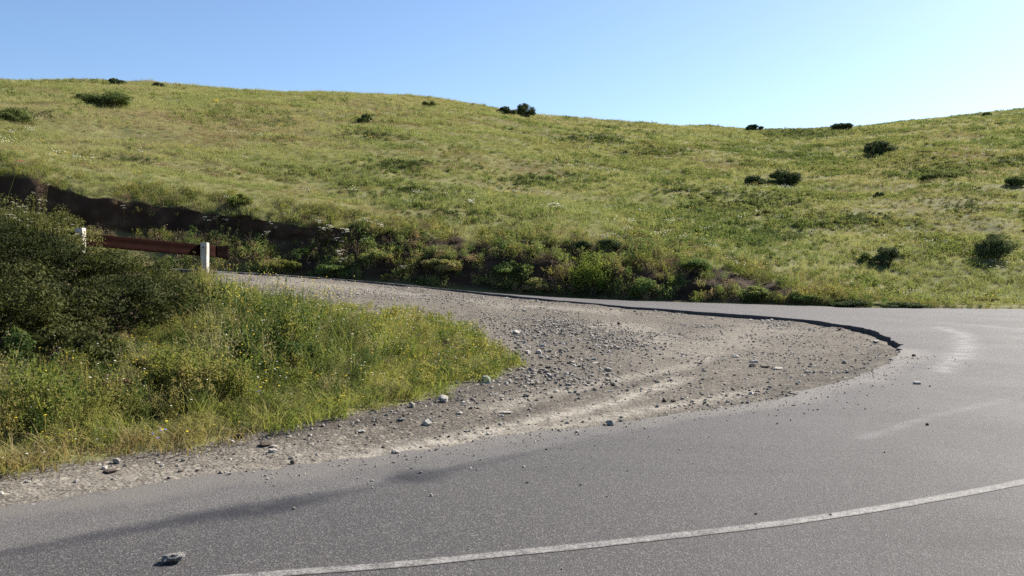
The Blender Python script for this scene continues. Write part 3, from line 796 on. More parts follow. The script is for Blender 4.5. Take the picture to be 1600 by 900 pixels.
px = cols[i]; py = PYI[i, j]; vg = veg[i, j]; uu = us[j]
lowe = np.interp(px, [q[0] for q in EMB[:11]], [q[1] for q in EMB[:11]])      # lower outline row
fromedge = (lowe - py)
tall = sstep(0, 80, fromedge) * sstep(830, 500, px) * .88 + .12
sti, d1_, d2_ = stands(p[:, 0], p[:, 1])
dome = sstep(.0, .16, d2_ - d1_)
tall = tall * (.25 + .75 * dome) * c_h[sti] * (.4 + .6 * vg)
uptop = np.interp(px, [330, 400, 480, 560, 640, 700, 740, 770, 800], [442, 464, 478, 492, 495, 508, 526, 547, 565])
tall *= np.where(px > 330, .18 + .82 * sstep(0, 55, py - uptop), 1 - .6 * sstep(330, 230, px) * sstep(680, 560, py))
u_ = RNG.uniform(size=n_)
low = tall < .2
edge_tan = sstep(45, 5, fromedge) * sstep(620, 200, px)
pt = np.clip(.08 + .85 * edge_tan, 0, .9)
idl = np.where(u_ < pt, 8, RNG.choice([7, 9, 9], n_))
idt = np.array([0, 11, 2, 10, 3, 4, 5, 6])[c_kind[sti]]
idt = np.where((px < 330) & (py < 600) & (idt == 4), 10, idt)
idt = np.where(RNG.uniform(size=n_) < .25, RNG.choice([0, 1, 11, 10, 5, 11], n_), idt)
idt = np.where(px > 560, np.where(RNG.uniform(size=n_) < .55, RNG.choice([7, 9, 9, 3], n_), idt), idt)
ids = np.where(low, idl, idt)
sc = np.where(low, RNG.uniform(.7, 1.3, n_), np.clip(tall * RNG.uniform(.85, 1.45, n_), .3, 1.6))
tag(scatter('slope_weeds', p, spin(n_, .18), np.stack([np.maximum(sc, .6) * RNG.uniform(.8, 1.2, n_)] * 2 + [sc], 1), ids, WG),
    'tangled green weeds and tall grass on the slope inside the bend', 'weeds', kind='stuff')
NINFO['slope'] = n_
SF = proto_col('slope_flower', [(flowerheads(3, .55, .2, .022, 21), [m_weed, m_yel]), (flowerheads(3, .5, .2, .019, 22), [m_weed, m_wht]), (flowerheads(4, .42, .1, .026, 23), [m_weed, m_blue])])
dens = np.where(emb & (vegm > .6), 8.0, 0) * (.4 + 1.2 * sstep(.4, .65, fbm(wxm * .8, wym * .8, 231))) * (1 - .7 * (pym < 440)) * (1 - ((pym < 570) & (cxm < 330)))
p, i, j = pick(dens); n_ = len(p)
px = cols[i]; py = PYI[i, j]
tall2 = np.clip((np.interp(px, [q[0] for q in EMB[:11]], [q[1] for q in EMB[:11]]) - py) / 75, .25, 1) * np.where(px > 560, .55, 1)
ids = np.where((px > 130) & (px < 420) & (py > 640), RNG.choice([0, 1, 2], n_, p=[.35, .4, .25]), RNG.choice([0, 1], n_, p=[.45, .55]))
sc = tall2 * RNG.uniform(.85, 1.25, n_) * np.where((px < 330) & (py < 640), .55, 1)
tag(scatter('slope_wildflowers', p, spin(n_), np.stack([RNG.uniform(.8, 1.2, n_)] * 2 + [sc], 1), ids, SF), 'small yellow, white and blue wildflowers dotted over the weedy slope', 'wildflowers', kind='stuff')

# ------------------------------------------------------------------ scrub on the cut bank behind the upper road
BG = proto_col('bank_scrub', [(weed(9, .5, .5, 26, .07, 31), [m_brush]), (weed(8, .6, .42, 28, .06, 32), [m_brush]), (weed(7, .42, .5, 18, .05, 33), [m_brownw]),
                              (blades(36, .42, .2, .013, .6, 34), [m_hgrass]), (blades(30, .5, .2, .013, .6, 35), [m_brownw]), (weed(9, .5, .45, 26, .06, 36), [m_weed])])
bank = infr & (cum > 6.98) & (cum < 9.25) & (cxm < 1640)
fringe = (cum > 8.88) & (cum < 9.2) & (cxm < 640)
leftface = sstep(560, 420, cxm) * ((cum > 7.9) & (cum < 8.9))
dens = np.where(bank, 7.5, 0) * (.25 + 1.3 * sstep(.35, .65, fbm(wxm * .8, cum * 1.5, 241))) * (1 - .75 * leftface) * (1 + .7 * (cxm > 480)) * (1 + 2.5 * ((cxm < 430) & (cum < 7.95))) * (1 + .8 * ((cum < 7.6) & (cxm > 350))) * (1 + 3.0 * fringe) * (1 + 2.0 * ((cxm > 1240) & (cum < 8.6))) * sstep(1640, 1440, cxm + 60 * (cum > 8))
p, i, j = pick(dens); n_ = len(p)
px = cols[i]; uu = us[j]
u_ = RNG.uniform(size=n_); dryz = sstep(370, 300, px) * (uu < 8)
gA = fbm(p[:, 0] * .6, p[:, 1] * .6 + uu, 243)
ids = np.where(u_ < .32 + .3 * dryz, RNG.choice([2, 4, 2], n_), np.where(gA > .56, RNG.choice([3, 5, 5], n_), RNG.choice([0, 1, 0, 5], n_)))
ids = np.where((uu > 8.85) & (px < 640), RNG.choice([3, 3, 4, 5], n_), ids)
bare = (px < 520) & (uu > 7.9) & (uu < 8.88)
sc = RNG.uniform(.5, 1.15, n_) * np.where(bare, .5, 1) * np.where(uu > 8.9, .7, .85) * (.6 + .7 * gA) * np.where(px > 1150, np.clip(1 - (px - 1150) / 500, .4, 1), 1)
tag(scatter('bank_undergrowth', p, spin(n_, .25), np.stack([sc] * 3, 1), ids, BG), 'dark scrubby undergrowth on the cut bank behind the upper road', 'undergrowth', kind='stuff')
NINFO['bank'] = n_

# ------------------------------------------------------------------ shrubs
def tube(p0, p1, r0, r1, k=6):
    p0 = np.array(p0); p1 = np.array(p1); d = p1 - p0; d = d / np.linalg.norm(d)
    a = np.cross(d, [.3, .9, .1]); a /= np.linalg.norm(a); c = np.cross(d, a)
    v = []
    for p_, r_ in ((p0, r0), (p1, r1)):
        for q_ in range(k):
            t = q_ * 6.2832 / k; v.append(p_ + (a * math.cos(t) + c * math.sin(t)) * r_)
    return v, [(q_, (q_ + 1) % k, k + (q_ + 1) % k, k + q_) for q_ in range(k)]

def shrub(base, w_, d_, h_, nl, leaf, mat, label, seed, group=None, lobes=16, name='shrub', cat='shrub', fill=.55, tuft=22, tight=.42):
    r = np.random.default_rng(seed)
    root = empty(name, base)
    tag(root, label, cat, group)
    C, N = [], []
    L = []
    sv_, sf_ = [], []
    for k in range(lobes):
        while True:
            q = r.uniform(-1, 1, 3)
            if q[0] ** 2 + q[1] ** 2 + max(q[2], 0) ** 2 < 1 and q[2] > -.55: break
        q = q / max(np.linalg.norm(q), .35) * np.linalg.norm(q) ** .5
        c_ = np.array([q[0] * w_ * .36, q[1] * d_ * .36, h_ * (.44 + .36 * q[2])])
        rad = np.array([w_, d_, h_ * 1.1]) * r.uniform(.13, .25)
        L.append((c_, rad))
        v, f = tube((r.normal(0, .04) * w_, r.normal(0, .04) * d_, -.05), c_, .012 + .01 * h_, .004)
        sf_ += [tuple(x_ + len(sv_) for x_ in ff) for ff in f]; sv_ += v
    per = nl // lobes
    for c_, rad in L:
        q = r.normal(size=(per, 3)); q /= np.linalg.norm(q, axis=1)[:, None]
        rr = r.uniform(fill, 1.12, per) ** .6
        # clumps: leaves gather on twigs
        tw = r.normal(size=(max(5, per // tuft), 3)); tw /= np.linalg.norm(tw, axis=1)[:, None]
        near_ = tw[r.integers(0, len(tw), per)]
        q = q * tight + near_ * .75; q /= np.linalg.norm(q, axis=1)[:, None] + 1e-9
        C.append(c_ + q * rad * rr[:, None]); nn = q + r.normal(size=(per, 3)) * .7 + [0, 0, .3]
        N.append(nn / np.linalg.norm(nn, axis=1)[:, None])
    C = np.concatenate(C); N = np.concatenate(N)
    keep = C[:, 2] > -.02; C = C[keep]; N = N[keep]
    v, f = leafquads(C, N, leaf * r.uniform(.6, 1.3, len(C)), r, .6)
    mesh_obj('foliage', np_mesh('foliage', v, f, None, False, mat), root)
    mesh_obj('stem', np_mesh('stem', np.array(sv_), np.array(sf_), None, True, m_stem), root)
    return root

# dark thicket at the left, below the guard rail: (photo x, photo row of the foot, width m, depth m, height m, material)
def ground_at(px, Y):
    x = (px - 800) / F * Y
    return Vector((x, Y, height_at(x, Y)))
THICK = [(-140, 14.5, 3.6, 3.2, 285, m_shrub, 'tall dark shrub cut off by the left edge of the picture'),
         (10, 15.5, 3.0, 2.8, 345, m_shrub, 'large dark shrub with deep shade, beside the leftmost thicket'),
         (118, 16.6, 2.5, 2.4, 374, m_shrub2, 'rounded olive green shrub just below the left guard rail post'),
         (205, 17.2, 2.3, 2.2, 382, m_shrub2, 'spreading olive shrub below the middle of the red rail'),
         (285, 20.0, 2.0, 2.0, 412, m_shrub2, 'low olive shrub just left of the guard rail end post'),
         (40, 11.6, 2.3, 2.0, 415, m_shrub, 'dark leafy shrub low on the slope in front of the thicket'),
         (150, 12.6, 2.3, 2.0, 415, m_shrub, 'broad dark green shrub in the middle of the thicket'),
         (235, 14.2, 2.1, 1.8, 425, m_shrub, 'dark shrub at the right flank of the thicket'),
         (-35, 10.5, 2.5, 2.2, 395, m_shrub, 'blackish shrub added as deep shade low at the left edge of the picture'),  # extra shrub standing in for the black shade of the thicket
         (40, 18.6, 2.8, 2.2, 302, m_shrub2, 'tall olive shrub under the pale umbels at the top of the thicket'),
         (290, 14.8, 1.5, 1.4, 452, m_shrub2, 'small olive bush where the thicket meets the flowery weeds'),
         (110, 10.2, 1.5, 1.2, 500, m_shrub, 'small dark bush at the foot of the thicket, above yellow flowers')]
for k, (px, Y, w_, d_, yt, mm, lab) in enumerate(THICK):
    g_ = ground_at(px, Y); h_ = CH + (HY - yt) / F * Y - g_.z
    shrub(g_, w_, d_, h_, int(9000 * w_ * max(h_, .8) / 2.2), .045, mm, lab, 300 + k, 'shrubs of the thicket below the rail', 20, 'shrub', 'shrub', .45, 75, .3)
WB = [(60, 655, 90, 80, m_polive, 'pale olive weed bush near the left edge of the slope'), 
      (230, 612, 90, 70, m_weed, 'yellow-green weed bush below the dark thicket'), 
      (310, 640, 90, 80, m_weed, 'tall leafy weed clump in the middle of the slope'), (345, 575, 70, 60, m_polive, 'greyish weed clump at the right edge of the thicket'),
      (385, 610, 76, 90, m_deep, 'dark green leafy bush in the middle of the weedy slope'), (432, 560, 60, 50, m_polive, 'silvery weed clump between two dark green bushes'),
      (470, 592, 86, 66, m_deep, 'dark green bush where the slope weeds get lower'), (530, 560, 70, 44, m_weed, 'low yellow-green bush right of the dark green one'),
      
      (25, 600, 80, 90, m_deep, 'dark weed bush under the black hollow at the left edge'), 
      (180, 640, 66, 60, m_brownw, 'brown withered weed clump left of the tall leafy one'), (395, 505, 60, 44, m_weed, 'sparse weed clump near the top of the slope'),
      (310, 510, 70, 60, m_polive, 'olive weed clump just below the guard rail end post')]
for k, (px, py, wp, hp, mm, lab) in enumerate(WB):
    b_ = at(px, py, 1.9, 4.9); s_ = b_.y / F
    shrub(b_, wp * s_, wp * s_, hp * s_, 2600, .035, mm, lab, 700 + k, 'weed bushes on the inner slope', 12, 'weed_bush', 'weed bush', .3, 40, .4)

# shrubs on the hill: photo x, row of the foot, width px, height px
HS = [(182, 133, 24, 11, 'tiny rounded shrub on the skyline at the far left'), (247, 138, 18, 10, 'tiny pointed shrub on the skyline, second from the left'),
      (172, 167, 78, 24, 'wide dark low shrub under the left part of the skyline'), (130, 158, 26, 14, 'small sparse shrub touching the wide dark one at upper left'),
      (672, 168, 20, 12, 'small round shrub just under the middle of the skyline'), (820, 184, 30, 23, 'largest dark bush standing on the skyline'),
      (793, 178, 28, 12, 'low spreading bush beside the largest skyline bush'), (570, 192, 22, 14, 'small dark tuft shrub on the upper hillside left of centre'),
      (1180, 205, 24, 11, 'small flat shrub on the skyline at the dip'), (1314, 203, 36, 11, 'wide flat shrub on the skyline right of the dip'),
      (1372, 242, 46, 24, 'dark two-lobed shrub high on the right hillside'), (1222, 290, 58, 27, 'big dark rounded shrub halfway up the right hillside'),
      (1178, 291, 34, 17, 'low shrub at the left foot of the big dark hillside one'), (1373, 309, 15, 12, 'single tiny dark shrub in open grass on the right hillside'),
      (1387, 415, 40, 36, 'dark upright bush near the road on the right'), (1557, 404, 64, 45, 'large dark round bush near the right edge of the picture'),
      (1352, 408, 34, 14, 'low green bush leaning on the dark upright bush'), 
      (1590, 290, 36, 16, 'low dark shrub at the right edge halfway up the hill'),
      (1465, 282, 60, 16, 'broad low green shrub on the middle of the right hillside'), (22, 190, 66, 22, 'greyish low shrub near the left edge under the skyline'),
      (1545, 182, 20, 7, 'tiny shrub on the skyline at the far right'), 
      (375, 322, 38, 22, 'shaggy grey-green clump overhanging the bare bank'), ]
for k, (px, py, wp, hp, lab) in enumerate(HS):
    b_ = at(px, py, 9.0, 14.05)
    s_ = b_.y / F
    dk = m_hshrub if px in (820, 1222, 1557, 1387, 1372, 1180, 1314, 182, 247, 1178, 793) else (m_hgrass if px == 375 else m_hsoft)
    b_.z -= .05
    shrub(b_, wp * s_ * 1.1, wp * s_ * .9, hp * s_ * 1.0 + .05, int(min(9000, 1500 + 90 * wp)), max(.05, 2.6 * s_), dk, lab, 400 + k, 'shrubs on the hillside', 9 + int(wp / 7), 'shrub', 'shrub', .3)
# shrubs on the bank
BS = [(930, 462, 78, 66, m_bright, 'bright yellow-green shrub at the foot of the bank'), (905, 392, 40, 26, m_hshrub, 'dark shrub on the bank top, left of a pair'),
      (950, 392, 44, 30, m_hshrub, 'dark shrub on the bank top, right of a pair'), (1085, 425, 60, 34, m_brush, 'brownish scrub bush on the bank left of the bare strip'),
      (585, 412, 60, 40, m_brush, 'dark tangled bush on the bank above the road edge'), (690, 425, 66, 40, m_brush, 'dark scrub bush in the middle of the bank'),
      (800, 430, 70, 40, m_brush, 'wide dark scrub bush on the bank left of the bright one'), (520, 432, 60, 34, m_brush, 'low dark bush at the road edge beyond the gravel tip'),
      (450, 425, 46, 34, m_weed, 'green bush on the bank right of the red rail'), (1010, 462, 50, 44, m_brush, 'dark bush at the road edge right of the bright shrub'), (1180, 462, 50, 26, m_brush, 'low dark bush at the road edge where the bank gets lower'),
      (840, 455, 50, 36, m_brush, 'dark low bush at the foot of the bank beside the bright shrub'), (1260, 470, 44, 18, m_brush, 'low blackish clump at the end of the bank'), (1325, 478, 80, 17, m_hshrub, 'low dark strip of scrub where the bank runs out beside the road'), (1410, 480, 66, 12, m_hshrub, 'flat dark scrub patch at the very end of the bank'), (1535, 470, 60, 15, m_weed, 'green weedy bush on the verge at the right')]
for k, (px, py, wp, hp, mm, lab) in enumerate(BS):
    b_ = at(px, py, 7.0, 9.6)
    s_ = b_.y / F
    shrub(b_, wp * s_, wp * s_ * .8, hp * s_ * (.62 if mm is not m_bright else 1.15), int(2500 + 45 * wp), .07 if mm is m_bright else .065, mm, lab, 500 + k, 'bushes along the cut bank', 12, 'shrub', 'shrub', .3)

# ------------------------------------------------------------------ cow parsley: each plant a thing with its stalk and flower heads
def parsley(loc, h, label, group, seed, nh=5, size=.06, mat=m_wht):
    r = np.random.default_rng(seed)
    root = tag(empty('umbel_plant', loc), label, 'flower', group)
    sv_, sf_ = [], []
    for k in range(nh):
        hv, hf = [], []
        a = r.uniform(0, 6.283); rad = h * r.uniform(.05, .3); hh = h * r.uniform(.72, 1.0)
        top = np.array([rad * math.cos(a), rad * math.sin(a), hh]); kn = np.array([0, 0, h * r.uniform(.15, .55)])
        v, f = tube(kn, top, .006, .003, 4); sf_ += [tuple(x_ + len(sv_) for x_ in ff) for ff in f]; sv_ += v
        for q_ in range(13):
            aa = q_ * 2.4; rr = size * math.sqrt(q_ / 13)
            c_ = top + np.array([rr * math.cos(aa), rr * math.sin(aa), size * .3 * (1 - (rr / size) ** 2)])
            s = size * .26; b0 = len(hv)
            tl = np.array([0, 0, r.uniform(-.4, .4) * s])
            hv += [c_ + [s, 0, 0] + tl, c_ + [0, s, 0], c_ - [s, 0, 0] - tl, c_ - [0, s, 0]]; hf.append((b0, b0 + 1, b0 + 2, b0 + 3))
        mesh_obj('flower_head', np_mesh('flower_head', np.array(hv), np.array(hf), None, False, mat), root)
    v, f = tube((0, 0, -.05), (0, 0, h * .62), .009, .005, 5); sf_ += [tuple(x_ + len(sv_) for x_ in ff) for ff in f]; sv_ += v
    mesh_obj('stalk', np_mesh('stalk', np.array(sv_), np.array(sf_), None, True, m_weed), root)
    return root
def copy_tree(o):
    c_ = o.copy(); COL.objects.link(c_)
    for ch in list(o.children):
        d_ = ch.copy(); COL.objects.link(d_); d_.parent = c_
    return c_
UMB = [(423, 352), (432, 360), (490, 345), (497, 370), (515, 368), (470, 385), (528, 385), (560, 350), (575, 355), (590, 352), (570, 378), (595, 358), (580, 402), (530, 405), (535, 415), (632, 425),
       (640, 420), (480, 418), (738, 445), (860, 455), (848, 458), (870, 458), (735, 448), (340, 352), (355, 350), (372, 350), (322, 352), (415, 372), (443, 345), (505, 366), (515, 360), (500, 355), (880, 465), (540, 372)]
pr = None
for k, (px, py) in enumerate(UMB):
    b_ = at(px, py + 14, 7.0, 9.4)
    if pr is None:
        pr = parsley(b_, .5, 'white-topped umbel plant among the dark scrub of the cut bank', 'white umbel plants on the bank', 600, 5, .06); o = pr
    else:
        o = copy_tree(pr); o.location = b_
    o.rotation_euler.z = random.uniform(0, 6.28); s_ = random.uniform(.95, 1.45); o.scale = (s_, s_, s_)
THU = [(60, 17.6, 1.75), (45, 17.9, 1.55), (75, 17.3, 1.45), (20, 17.8, 1.3), (95, 17.2, 1.15), (52, 17.2, 1.35), (35, 17.5, 1.3), (110, 18, 1.0), (8, 17.5, 1.35)]
pr = None
for k, (px, Y, h_) in enumerate(THU):
    b_ = ground_at(px, Y)
    if pr is None:
        pr = parsley(b_, 1.0, 'tall pale umbel plant rising out of the dark thicket', 'tall umbel plants in the thicket', 640, 6, .04, m_cream); o = pr
    else:
        o = copy_tree(pr); o.location = b_
    o.rotation_euler.z = random.uniform(0, 6.28); o.scale = (.9, .9, h_ + .25)
wf = parsley(at(194, 345, 7.0, 9.4), .55, 'lone bright white flower cluster against the black bare bank', None, 660, 3, .08)
rf = parsley(ground_at(1, 16.5), 2.55, 'tall stalk with a red flower head at the left edge', None, 661, 1, .07, m_red)
for k, (px, py, lab) in enumerate(((338, 168, 'bright yellow flower clump high on the left hillside'), (656, 253, 'small yellow flower clump in the middle meadow'), (668, 190, 'upright yellow flower stalk below the skyline'), (435, 208, 'tiny yellow flower dot near the purple patch'))):
    parsley(at(px, py, 9.0, 14.0), .55, lab, None, 670 + k, 6 if k == 0 else 3, .14 if k == 0 else .09, m_yel)

# ------------------------------------------------------------------ guard rail
m_rail, n, out = mat_new('rusty red rail'); b = NB(n)
c = b.ramp(b.noise(6, 7, .7), [(.3, (.009, .0028, .002)), (.55, (.016, .0045, .003)), (.75, (.026, .011, .007))])
n.links.new(b.bsdf(c, .75, b.bump(b.noise(40, 5), .3, .004), .03), out.inputs[0])
m_flare, n, out = mat_new('blackened rail end'); b = NB(n)
n.links.new(b.bsdf(b.ramp(b.noise(9, 6), [(.3, (.005, .004, .004)), (.7, (.014, .008, .007))]), .9, None, 0), out.inputs[0])
m_post, n, out = mat_new('whitewashed concrete'); b = NB(n)
c = b.ramp(b.noise(7, 7, .7), [(.3, (0.172, 0.1428, 0.112)), (.42, (0.3612, 0.3276, 0.28)), (.6, (0.473, 0.4368, 0.384)), (.85, (0.5676, 0.5376, 0.48))])
n.links.new(b.bsdf(c, .8, b.bump(b.noise(30, 6), .5, .008), .3), out.inputs[0])
m_bolt = plain_mat('rusted bolt', (.07, .05, .04), .6)
P1 = ground_at(320, 25.3); P0 = ground_at(126, 22.35)
zt1 = CH + (HY - 379) / F * 25.3; zt0 = CH + (HY - 356) / F * 22.35
root = tag(empty('guard_rail', (P1.x, P1.y, P1.z)), 'dark red steel guard rail on white concrete posts beside the upper road', 'guard rail')
ax = Vector((P1.x - P0.x, P1.y - P0.y, 0)).normalized(); nrm_ = Vector((-ax.y, ax.x, 0))     # nrm_ points to the road
def box_mesh(name, sx, sy, z0, z1, mat, bev=.012):
    import bmesh
    bm = bmesh.new()
    bmesh.ops.create_cube(bm, size=1)
    for v in bm.verts: v.co = Vector((v.co.x * sx, v.co.y * sy, z0 + (v.co.z + .5) * (z1 - z0)))
    bmesh.ops.bevel(bm, geom=list(bm.edges), offset=bev, segments=2, affect='EDGES')
    bmesh.ops.subdivide_edges(bm, edges=[e for e in bm.edges if e.calc_length() > .2], cuts=4)
    for v in bm.verts:
        nn = mnoise.noise(v.co * 7); v.co.x += nn * .006; v.co.y += mnoise.noise(v.co * 7 + Vector((5, 1, 2))) * .006
    me_ = bpy.data.meshes.new(name); bm.to_mesh(me_); bm.free(); me_.materials.append(mat)
    return me_
for P, zt in ((P1, zt1), (P0, zt0)):
    o = mesh_obj('post', box_mesh('post', .19, .17, -.5, zt - P.z, m_post), root)
    o.location = (P.x - P1.x, P.y - P1.y, P.z - P1.z); o.rotation_euler = (0, 0, R(-9))
    v, f = tube((0, -.083, zt - P.z - .13), (0, -.105, zt - P.z - .13), .022, .02, 8)
    v = v + [np.array((0, -.105, zt - P.z - .13))]
    f4 = [tuple(q_) for q_ in f] + [(8 + k, 8 + (k + 1) % 8, 16, 16) for k in range(8)]
    me_ = bpy.data.meshes.new('bolt'); me_.from_pydata([tuple(q_) for q_ in v], [], [tuple(dict.fromkeys(q_)) for q_ in f4]); me_.materials.append(m_bolt)
    mesh_obj('bolt', me_, o)
PROF = [(.05, .16), (.0, .155), (-.004, .14), (.02, .05), (.02, -.05), (-.004, -.14), (0, -.155), (.05, -.16)]
def beam(name, pts, flare=None, mt=None):
    v = []
    for k, p_ in enumerate(pts):
        fl = flare[k] if flare else 1
        for (dx, dz) in PROF:
            q_ = Vector(p_) - Vector(P1) + nrm_ * (dx + .10) + Vector((0, 0, dz * fl)); v.append(tuple(q_))
    m_ = len(PROF)
    f = [(a_ * m_ + c_, (a_ + 1) * m_ + c_, (a_ + 1) * m_ + c_ + 1, a_ * m_ + c_ + 1) for a_ in range(len(pts) - 1) for c_ in range(m_ - 1)]
    o = mesh_obj(name, np_mesh(name, np.array(v), np.array(f), None, True, mt or m_rail), root)
    md = o.modifiers.new('thickness', 'SOLIDIFY'); md.thickness = .006
    return o
T1 = Vector((P1.x, P1.y, CH + (HY - 391) / F * 25.3)); T0 = Vector((P0.x, P0.y, CH + (HY - 373) / F * 22.35))
D = (T1 - T0)
beam('rail_beam', [T0 + D * t for t in np.linspace(-.75, 1.12, 24)])
beam('end_flare', [T0 + D * t for t in np.linspace(1.121, 1.25, 8)], [1, 1, 1.02, 1.06, 1.12, 1.18, 1.25, 1.3], m_flare)['label'] = 'blackened flared end of the rail'

# ------------------------------------------------------------------ stones
def stone_mesh(name, seed, mat, flat=.6, cuts=9, rough=.12, sub=3, knob=0, long=1.0):
    import bmesh
    r = np.random.default_rng(seed)
    bm = bmesh.new()
    bmesh.ops.create_icosphere(bm, subdivisions=sub, radius=1)
    co = np.array([v.co[:] for v in bm.verts])
    for k in range(cuts):
        nn = r.normal(size=3); nn /= np.linalg.norm(nn); d_ = r.uniform(.55, .85)
        s = co @ nn; co -= np.outer(np.maximum(0, s - d_), nn)
    ofs = Vector(r.uniform(-50, 50, 3))
    for k, v in enumerate(bm.verts):
        p_ = Vector(co[k]); q_ = p_ * (1 + rough * mnoise.noise(p_ * 2.2 + ofs) + rough * .5 * mnoise.noise(p_ * 5 + ofs) + knob * abs(mnoise.noise(p_ * 3.2 + ofs)))
        v.co = Vector((q_.x * long, q_.y * r.uniform(.999, 1.001), q_.z * flat))
    zmin = min(v.co.z for v in bm.verts); xm = max(abs(v.co.x) for v in bm.verts)
    for v in bm.verts: v.co = Vector((v.co.x / xm * .5, v.co.y / xm * .5, (v.co.z - zmin) / xm * .5))
    me_ = bpy.data.meshes.new(name); bm.to_mesh(me_); bm.free(); me_.materials.append(mat)
    me_.polygons.foreach_set('use_smooth', np.array([knob > 0] * len(me_.polygons)))
    return me_
def surf(px, py, on_road):
    if on_road: x, y = road_pt(px, py); return Vector((x, y, 0))
    return at(px, py)
HERO = [(272, 878, 40, .5, m_tarc, 'K', 'knobbly grey lump of broken asphalt lying on the near road'), (1433, 600, 13, .45, m_pale, 0, 'pale oblong stone alone on the asphalt beyond the bend'),
        (617, 710, 17, .7, m_stone, 0, 'angular brown stone at the gravel edge above the road seam'), (668, 664, 17, .75, m_pale, 0, 'rounded pinkish grey stone in the middle of the lower gravel'),
        (954, 664, 17, .65, m_stone, 0, 'blocky grey stone at the asphalt edge in the middle of the bend'), (755, 597, 20, .8, m_green, 0, 'tilted greenish slate at the tip of the grass'),
        (644, 636, 11, .8, m_pale, 0, 'small round pale stone against the weedy edge'), (692, 628, 18, .6, m_pale, 0, 'bright broken stone near the grass edge'),
        (182, 724, 13, .8, m_stone, 0, 'round grey stone at the grass edge on the left'), (173, 738, 22, .4, m_darks, 0, 'flat dark stone in front of the round grey one on the left'),
        (698, 545, 12, 1.4, m_darks, 0, 'dark upright stone standing in the short green grass'), (760, 554, 24, .3, m_pale, 0, 'flat pale slab half buried in the grass tip'),
        (426, 706, 15, .5, m_pale, 0, 'pale flat-topped stone on the left gravel below a dark clod'), (427, 698, 14, .4, m_stone, 0, 'thin brown stone stacked behind the pale flat-topped one'),
        (413, 696, 22, .5, m_darks, 0, 'black earth clod at the grass edge on the left'), (375, 683, 18, .5, m_darks, 0, 'smaller dark earth clod left of the black one'),
        (457, 727, 9, 1.2, m_darks, 0, 'small pointed dark stone on the left gravel'), (413, 735, 13, .5, m_stone, 0, 'brown stone left of the small pointed one'),
        (563, 675, 16, .4, m_pale, 0, 'low pale stone on the dark gravel near the weeds'), (628, 657, 14, .5, m_green, 0, 'greenish shard left of the rounded pinkish stone'),
        (788, 645, 28, .22, m_stone, 0, 'long flat slab in a small hollow on the tracks'), (823, 620, 12, .6, m_stone, 0, 'grey stone beside the upper pale track'),
        (1150, 558, 15, .35, m_pale, 0, 'small white flat stone, upper of the pale pair on the gravel'), (1177, 566, 18, .35, m_pale, 0, 'largest white flat stone in the middle of the gravel'),
        (1214, 577, 20, .25, m_pale, 0, 'low whitish stone right of the two dark ones'), (1176, 573, 12, .6, m_darks, 0, 'dark round stone just below the largest white one'),
        (1197, 574, 15, .3, m_darks, 0, 'flat dark stone between the white stones'), (1263, 582, 14, .45, m_stone, 0, 'grey wedge stone on the right gravel'),
        (950, 580, 14, .6, m_pale, 0, 'bright stone at the right end of the rubble patch'), (806, 522, 13, .6, m_pale, 0, 'white stone on the upper gravel near the grass'),
        (824, 553, 12, .7, m_pale, 0, 'cream stone at the grass side of the rubble patch'), (1038, 628, 8, .8, m_darks, 0, 'small dark stone on the pale track, left of two'),
        (1052, 628, 8, .8, m_darks, 0, 'small dark stone on the pale track, right of two'), (874, 675, 8, .7, m_darks, 0, 'dark pebble on the gravel edge left of the blocky stone'),
        (901, 676, 7, .7, m_pale, 0, 'white pebble where gravel meets asphalt'), (1428, 557, 6, .9, m_darks, 0, 'black speck of stone on the asphalt beside the bend tip'),
        (1449, 664, 6, .8, m_darks, 0, 'black pebble on the right lane'), (1181, 804, 5, .8, m_darks, 0, 'black pebble just above the white line'), (1298, 806, 5, .8, m_darks, 0, 'black pebble on the white line'),
        (1240, 634, 8, .5, m_darks, 0, 'dark crumb on the asphalt below the gravel'), (1311, 516, 9, .7, m_darks, 0, 'dark clod against the broken asphalt lip'), (824, 755, 5, .8, m_darks, 0, 'black pebble on the middle of the road'),
        (948, 777, 4, .8, m_darks, 0, 'tiny black pebble low on the middle of the road'), (967, 507, 6, .9, m_darks, 0, 'small black stone on the far gravel')]
for k, (px, py, wp, hr, mm, kd, lab) in enumerate(HERO):
    p_ = surf(px, py, 'asphalt' in lab and 'lip' not in lab or 'lane' in lab or 'line' in lab or 'of the road' in lab)
    s_ = wp * p_.y / F
    if kd == 'K': me_ = stone_mesh('stone', 900 + k, mm, .42, 3, .25, 4, .5, 1.0)
    else: me_ = stone_mesh('stone', 900 + k, mm, hr, 9, .12, 3, 0, 1.35 if hr < .6 else 1.1)
    o = tag(mesh_obj('stone', me_), lab, 'stone')
    o.scale = (s_, s_, s_); o.location = p_ - Vector((0, 0, s_ * (.10 if kd != 'K' else .03) * min(1, hr)))
    o.rotation_euler = (random.uniform(-.1, .1), random.uniform(-.1, .1), random.uniform(-.5, .5) if kd != 'K' else .15)
    if 'tilted' in lab: o.rotation_euler = (.9, .2, .5)
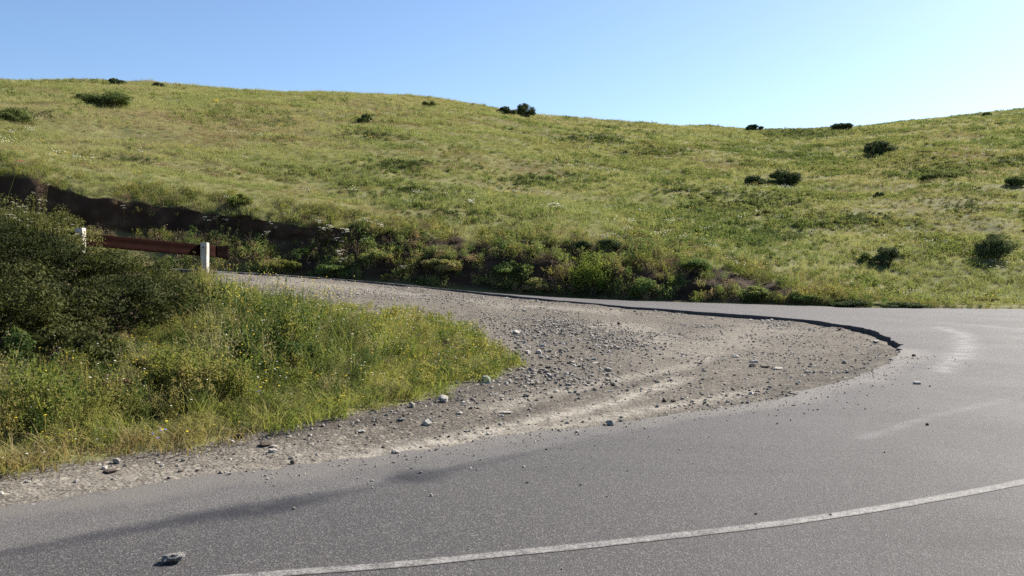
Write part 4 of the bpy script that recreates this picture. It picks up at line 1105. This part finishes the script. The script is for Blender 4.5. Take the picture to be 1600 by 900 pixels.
# loose stones that look alike
SM = [stone_mesh('loose_stone', 1000 + k, [m_stone, m_pale, m_stone, m_grit][k % 4], .32 + .06 * (k % 6), 9, .14, 2) for k in range(12)]
rub = [tuple(at(a, c_)[:2]) for a, c_ in ((830, 592), (870, 575), (890, 555), (925, 540), (880, 525), (850, 505))]
edge_l = [tuple(at(a, c_)[:2]) for a, c_ in ((600, 655), (680, 640), (750, 612), (830, 588))]
dr, _ = polydist(wxm, wym, rub); de, _ = polydist(wxm, wym, edge_l)
gz = (cum > 1.05) & (cum < 4.9) & (gravm > .7) & (cxm > -20) & (cxm < 1400)
def loose(n, dens, smin, smax, label, group):
    dens = np.where(gz, dens, 0); dens = dens * (n / (AREA * dens).sum())
    p, i, j = pick(dens)
    for q_ in p[:n]:
        o = mesh_obj('stone', random.choice(SM)); tag(o, label, 'stone', group)
        s_ = smin * (smax / smin) ** (random.random() ** 1.8)
        o.scale = (s_, s_ * random.uniform(.7, 1), s_ * random.uniform(.7, 1.1)); o.location = (q_[0], q_[1], q_[2] - s_ * .14); o.rotation_euler = (random.uniform(-.3, .3), random.uniform(-.3, .3), random.uniform(0, 6.28))
loose(60, np.exp(-(dr / 1.1) ** 2), .045, .13, 'grey stone in the heap of rubble by the grass tip', 'rubble stones by the grass tip')
loose(30, np.exp(-(de / .3) ** 2), .04, .12, 'dark stone in the gritty strip along the weeds', 'stones along the weedy edge')
loose(95, np.ones(AREA.shape) * (wym > 9.5), .045, .13, 'loose stone lying on the wide gravel inside the bend', 'loose stones on the wide gravel')
loose(46, np.ones(AREA.shape) * (wym < 9.5), .02, .07, 'small loose stone on the narrow lower gravel strip', 'small stones on the lower strip')
lipm = (cum > 4.72) & (cum < 4.9) & (cxm > 880) & (cxm < 1395)
gz0 = gz; gz = gz | lipm
loose(24, lipm * sstep(850, 1250, cxm), .05, .16, 'crumb of broken asphalt lying under the raised road edge', 'asphalt crumbs along the broken edge')
gz = gz0
# gravel: countless pebbles
PB = bpy.data.collections.new('pebble')
for k in range(8):
    PB.objects.link(bpy.data.objects.new('pebble_%02d' % k, stone_mesh('pebble', 1100 + k, [m_stone, m_grit, m_pale, m_stone, m_grit, m_pale, m_stone, m_darks][k], .6, 6, .12, 1)))
cl = fbm(wxm * .9, wym * .9, 301)
dens = np.where((cum > 1.0) & (cum < 4.97) & (gravm > .3) & (cxm > -150) & (cxm < 1405), 1, 0) * (.25 + 1.6 * sstep(.4, .7, cl) + .4 * np.exp(-(dr / 1.2) ** 2) + 1.6 * np.exp(-(de / .5) ** 2) + .3 * darkm)
dens = dens * 150
p, i, j = pick(dens); n_ = len(p)
rd_, _ = polydist(p[:, 0], p[:, 1], rub)
sc = .010 * (5.4 ** (RNG.uniform(size=n_) ** 2.6)) * (1 + .5 * np.exp(-(rd_ / 1.2) ** 2))
p[:, 2] -= sc * .1
tag(scatter('loose_gravel', p, spin(n_, .4), np.stack([sc * RNG.uniform(.8, 1.3, n_), sc, sc * RNG.uniform(.7, 1.1, n_)], 1), RNG.integers(0, 8, n_), PB), 'countless grey and tan pebbles strewn over the gravel', 'gravel', kind='stuff')
NINFO['pebbles'] = n_
# grit that spilled on to the asphalt
k_ = RNG.integers(120, 420, 2600)
mI = (I3[k_][:, 1] < 15); k_ = k_[mI]
t_ = RNG.exponential(.35, len(k_))
p = I3[k_] + dirn[k_] * t_[:, None] + RNG.normal(0, .05, (len(k_), 3)); p[:, 2] = (fbm(p[:, 0] * .5, p[:, 1] * .5, 95) - .5) * .02
n_ = len(p); sc = .008 * (3.5 ** (RNG.uniform(size=n_) ** 2.5))
tag(scatter('spilled_grit', p, spin(n_, .4), np.stack([sc] * 3, 1), RNG.integers(0, 8, n_), PB), 'fine grit spilled from the gravel on to the asphalt edge', 'grit', kind='stuff')
print('counts', NINFO)
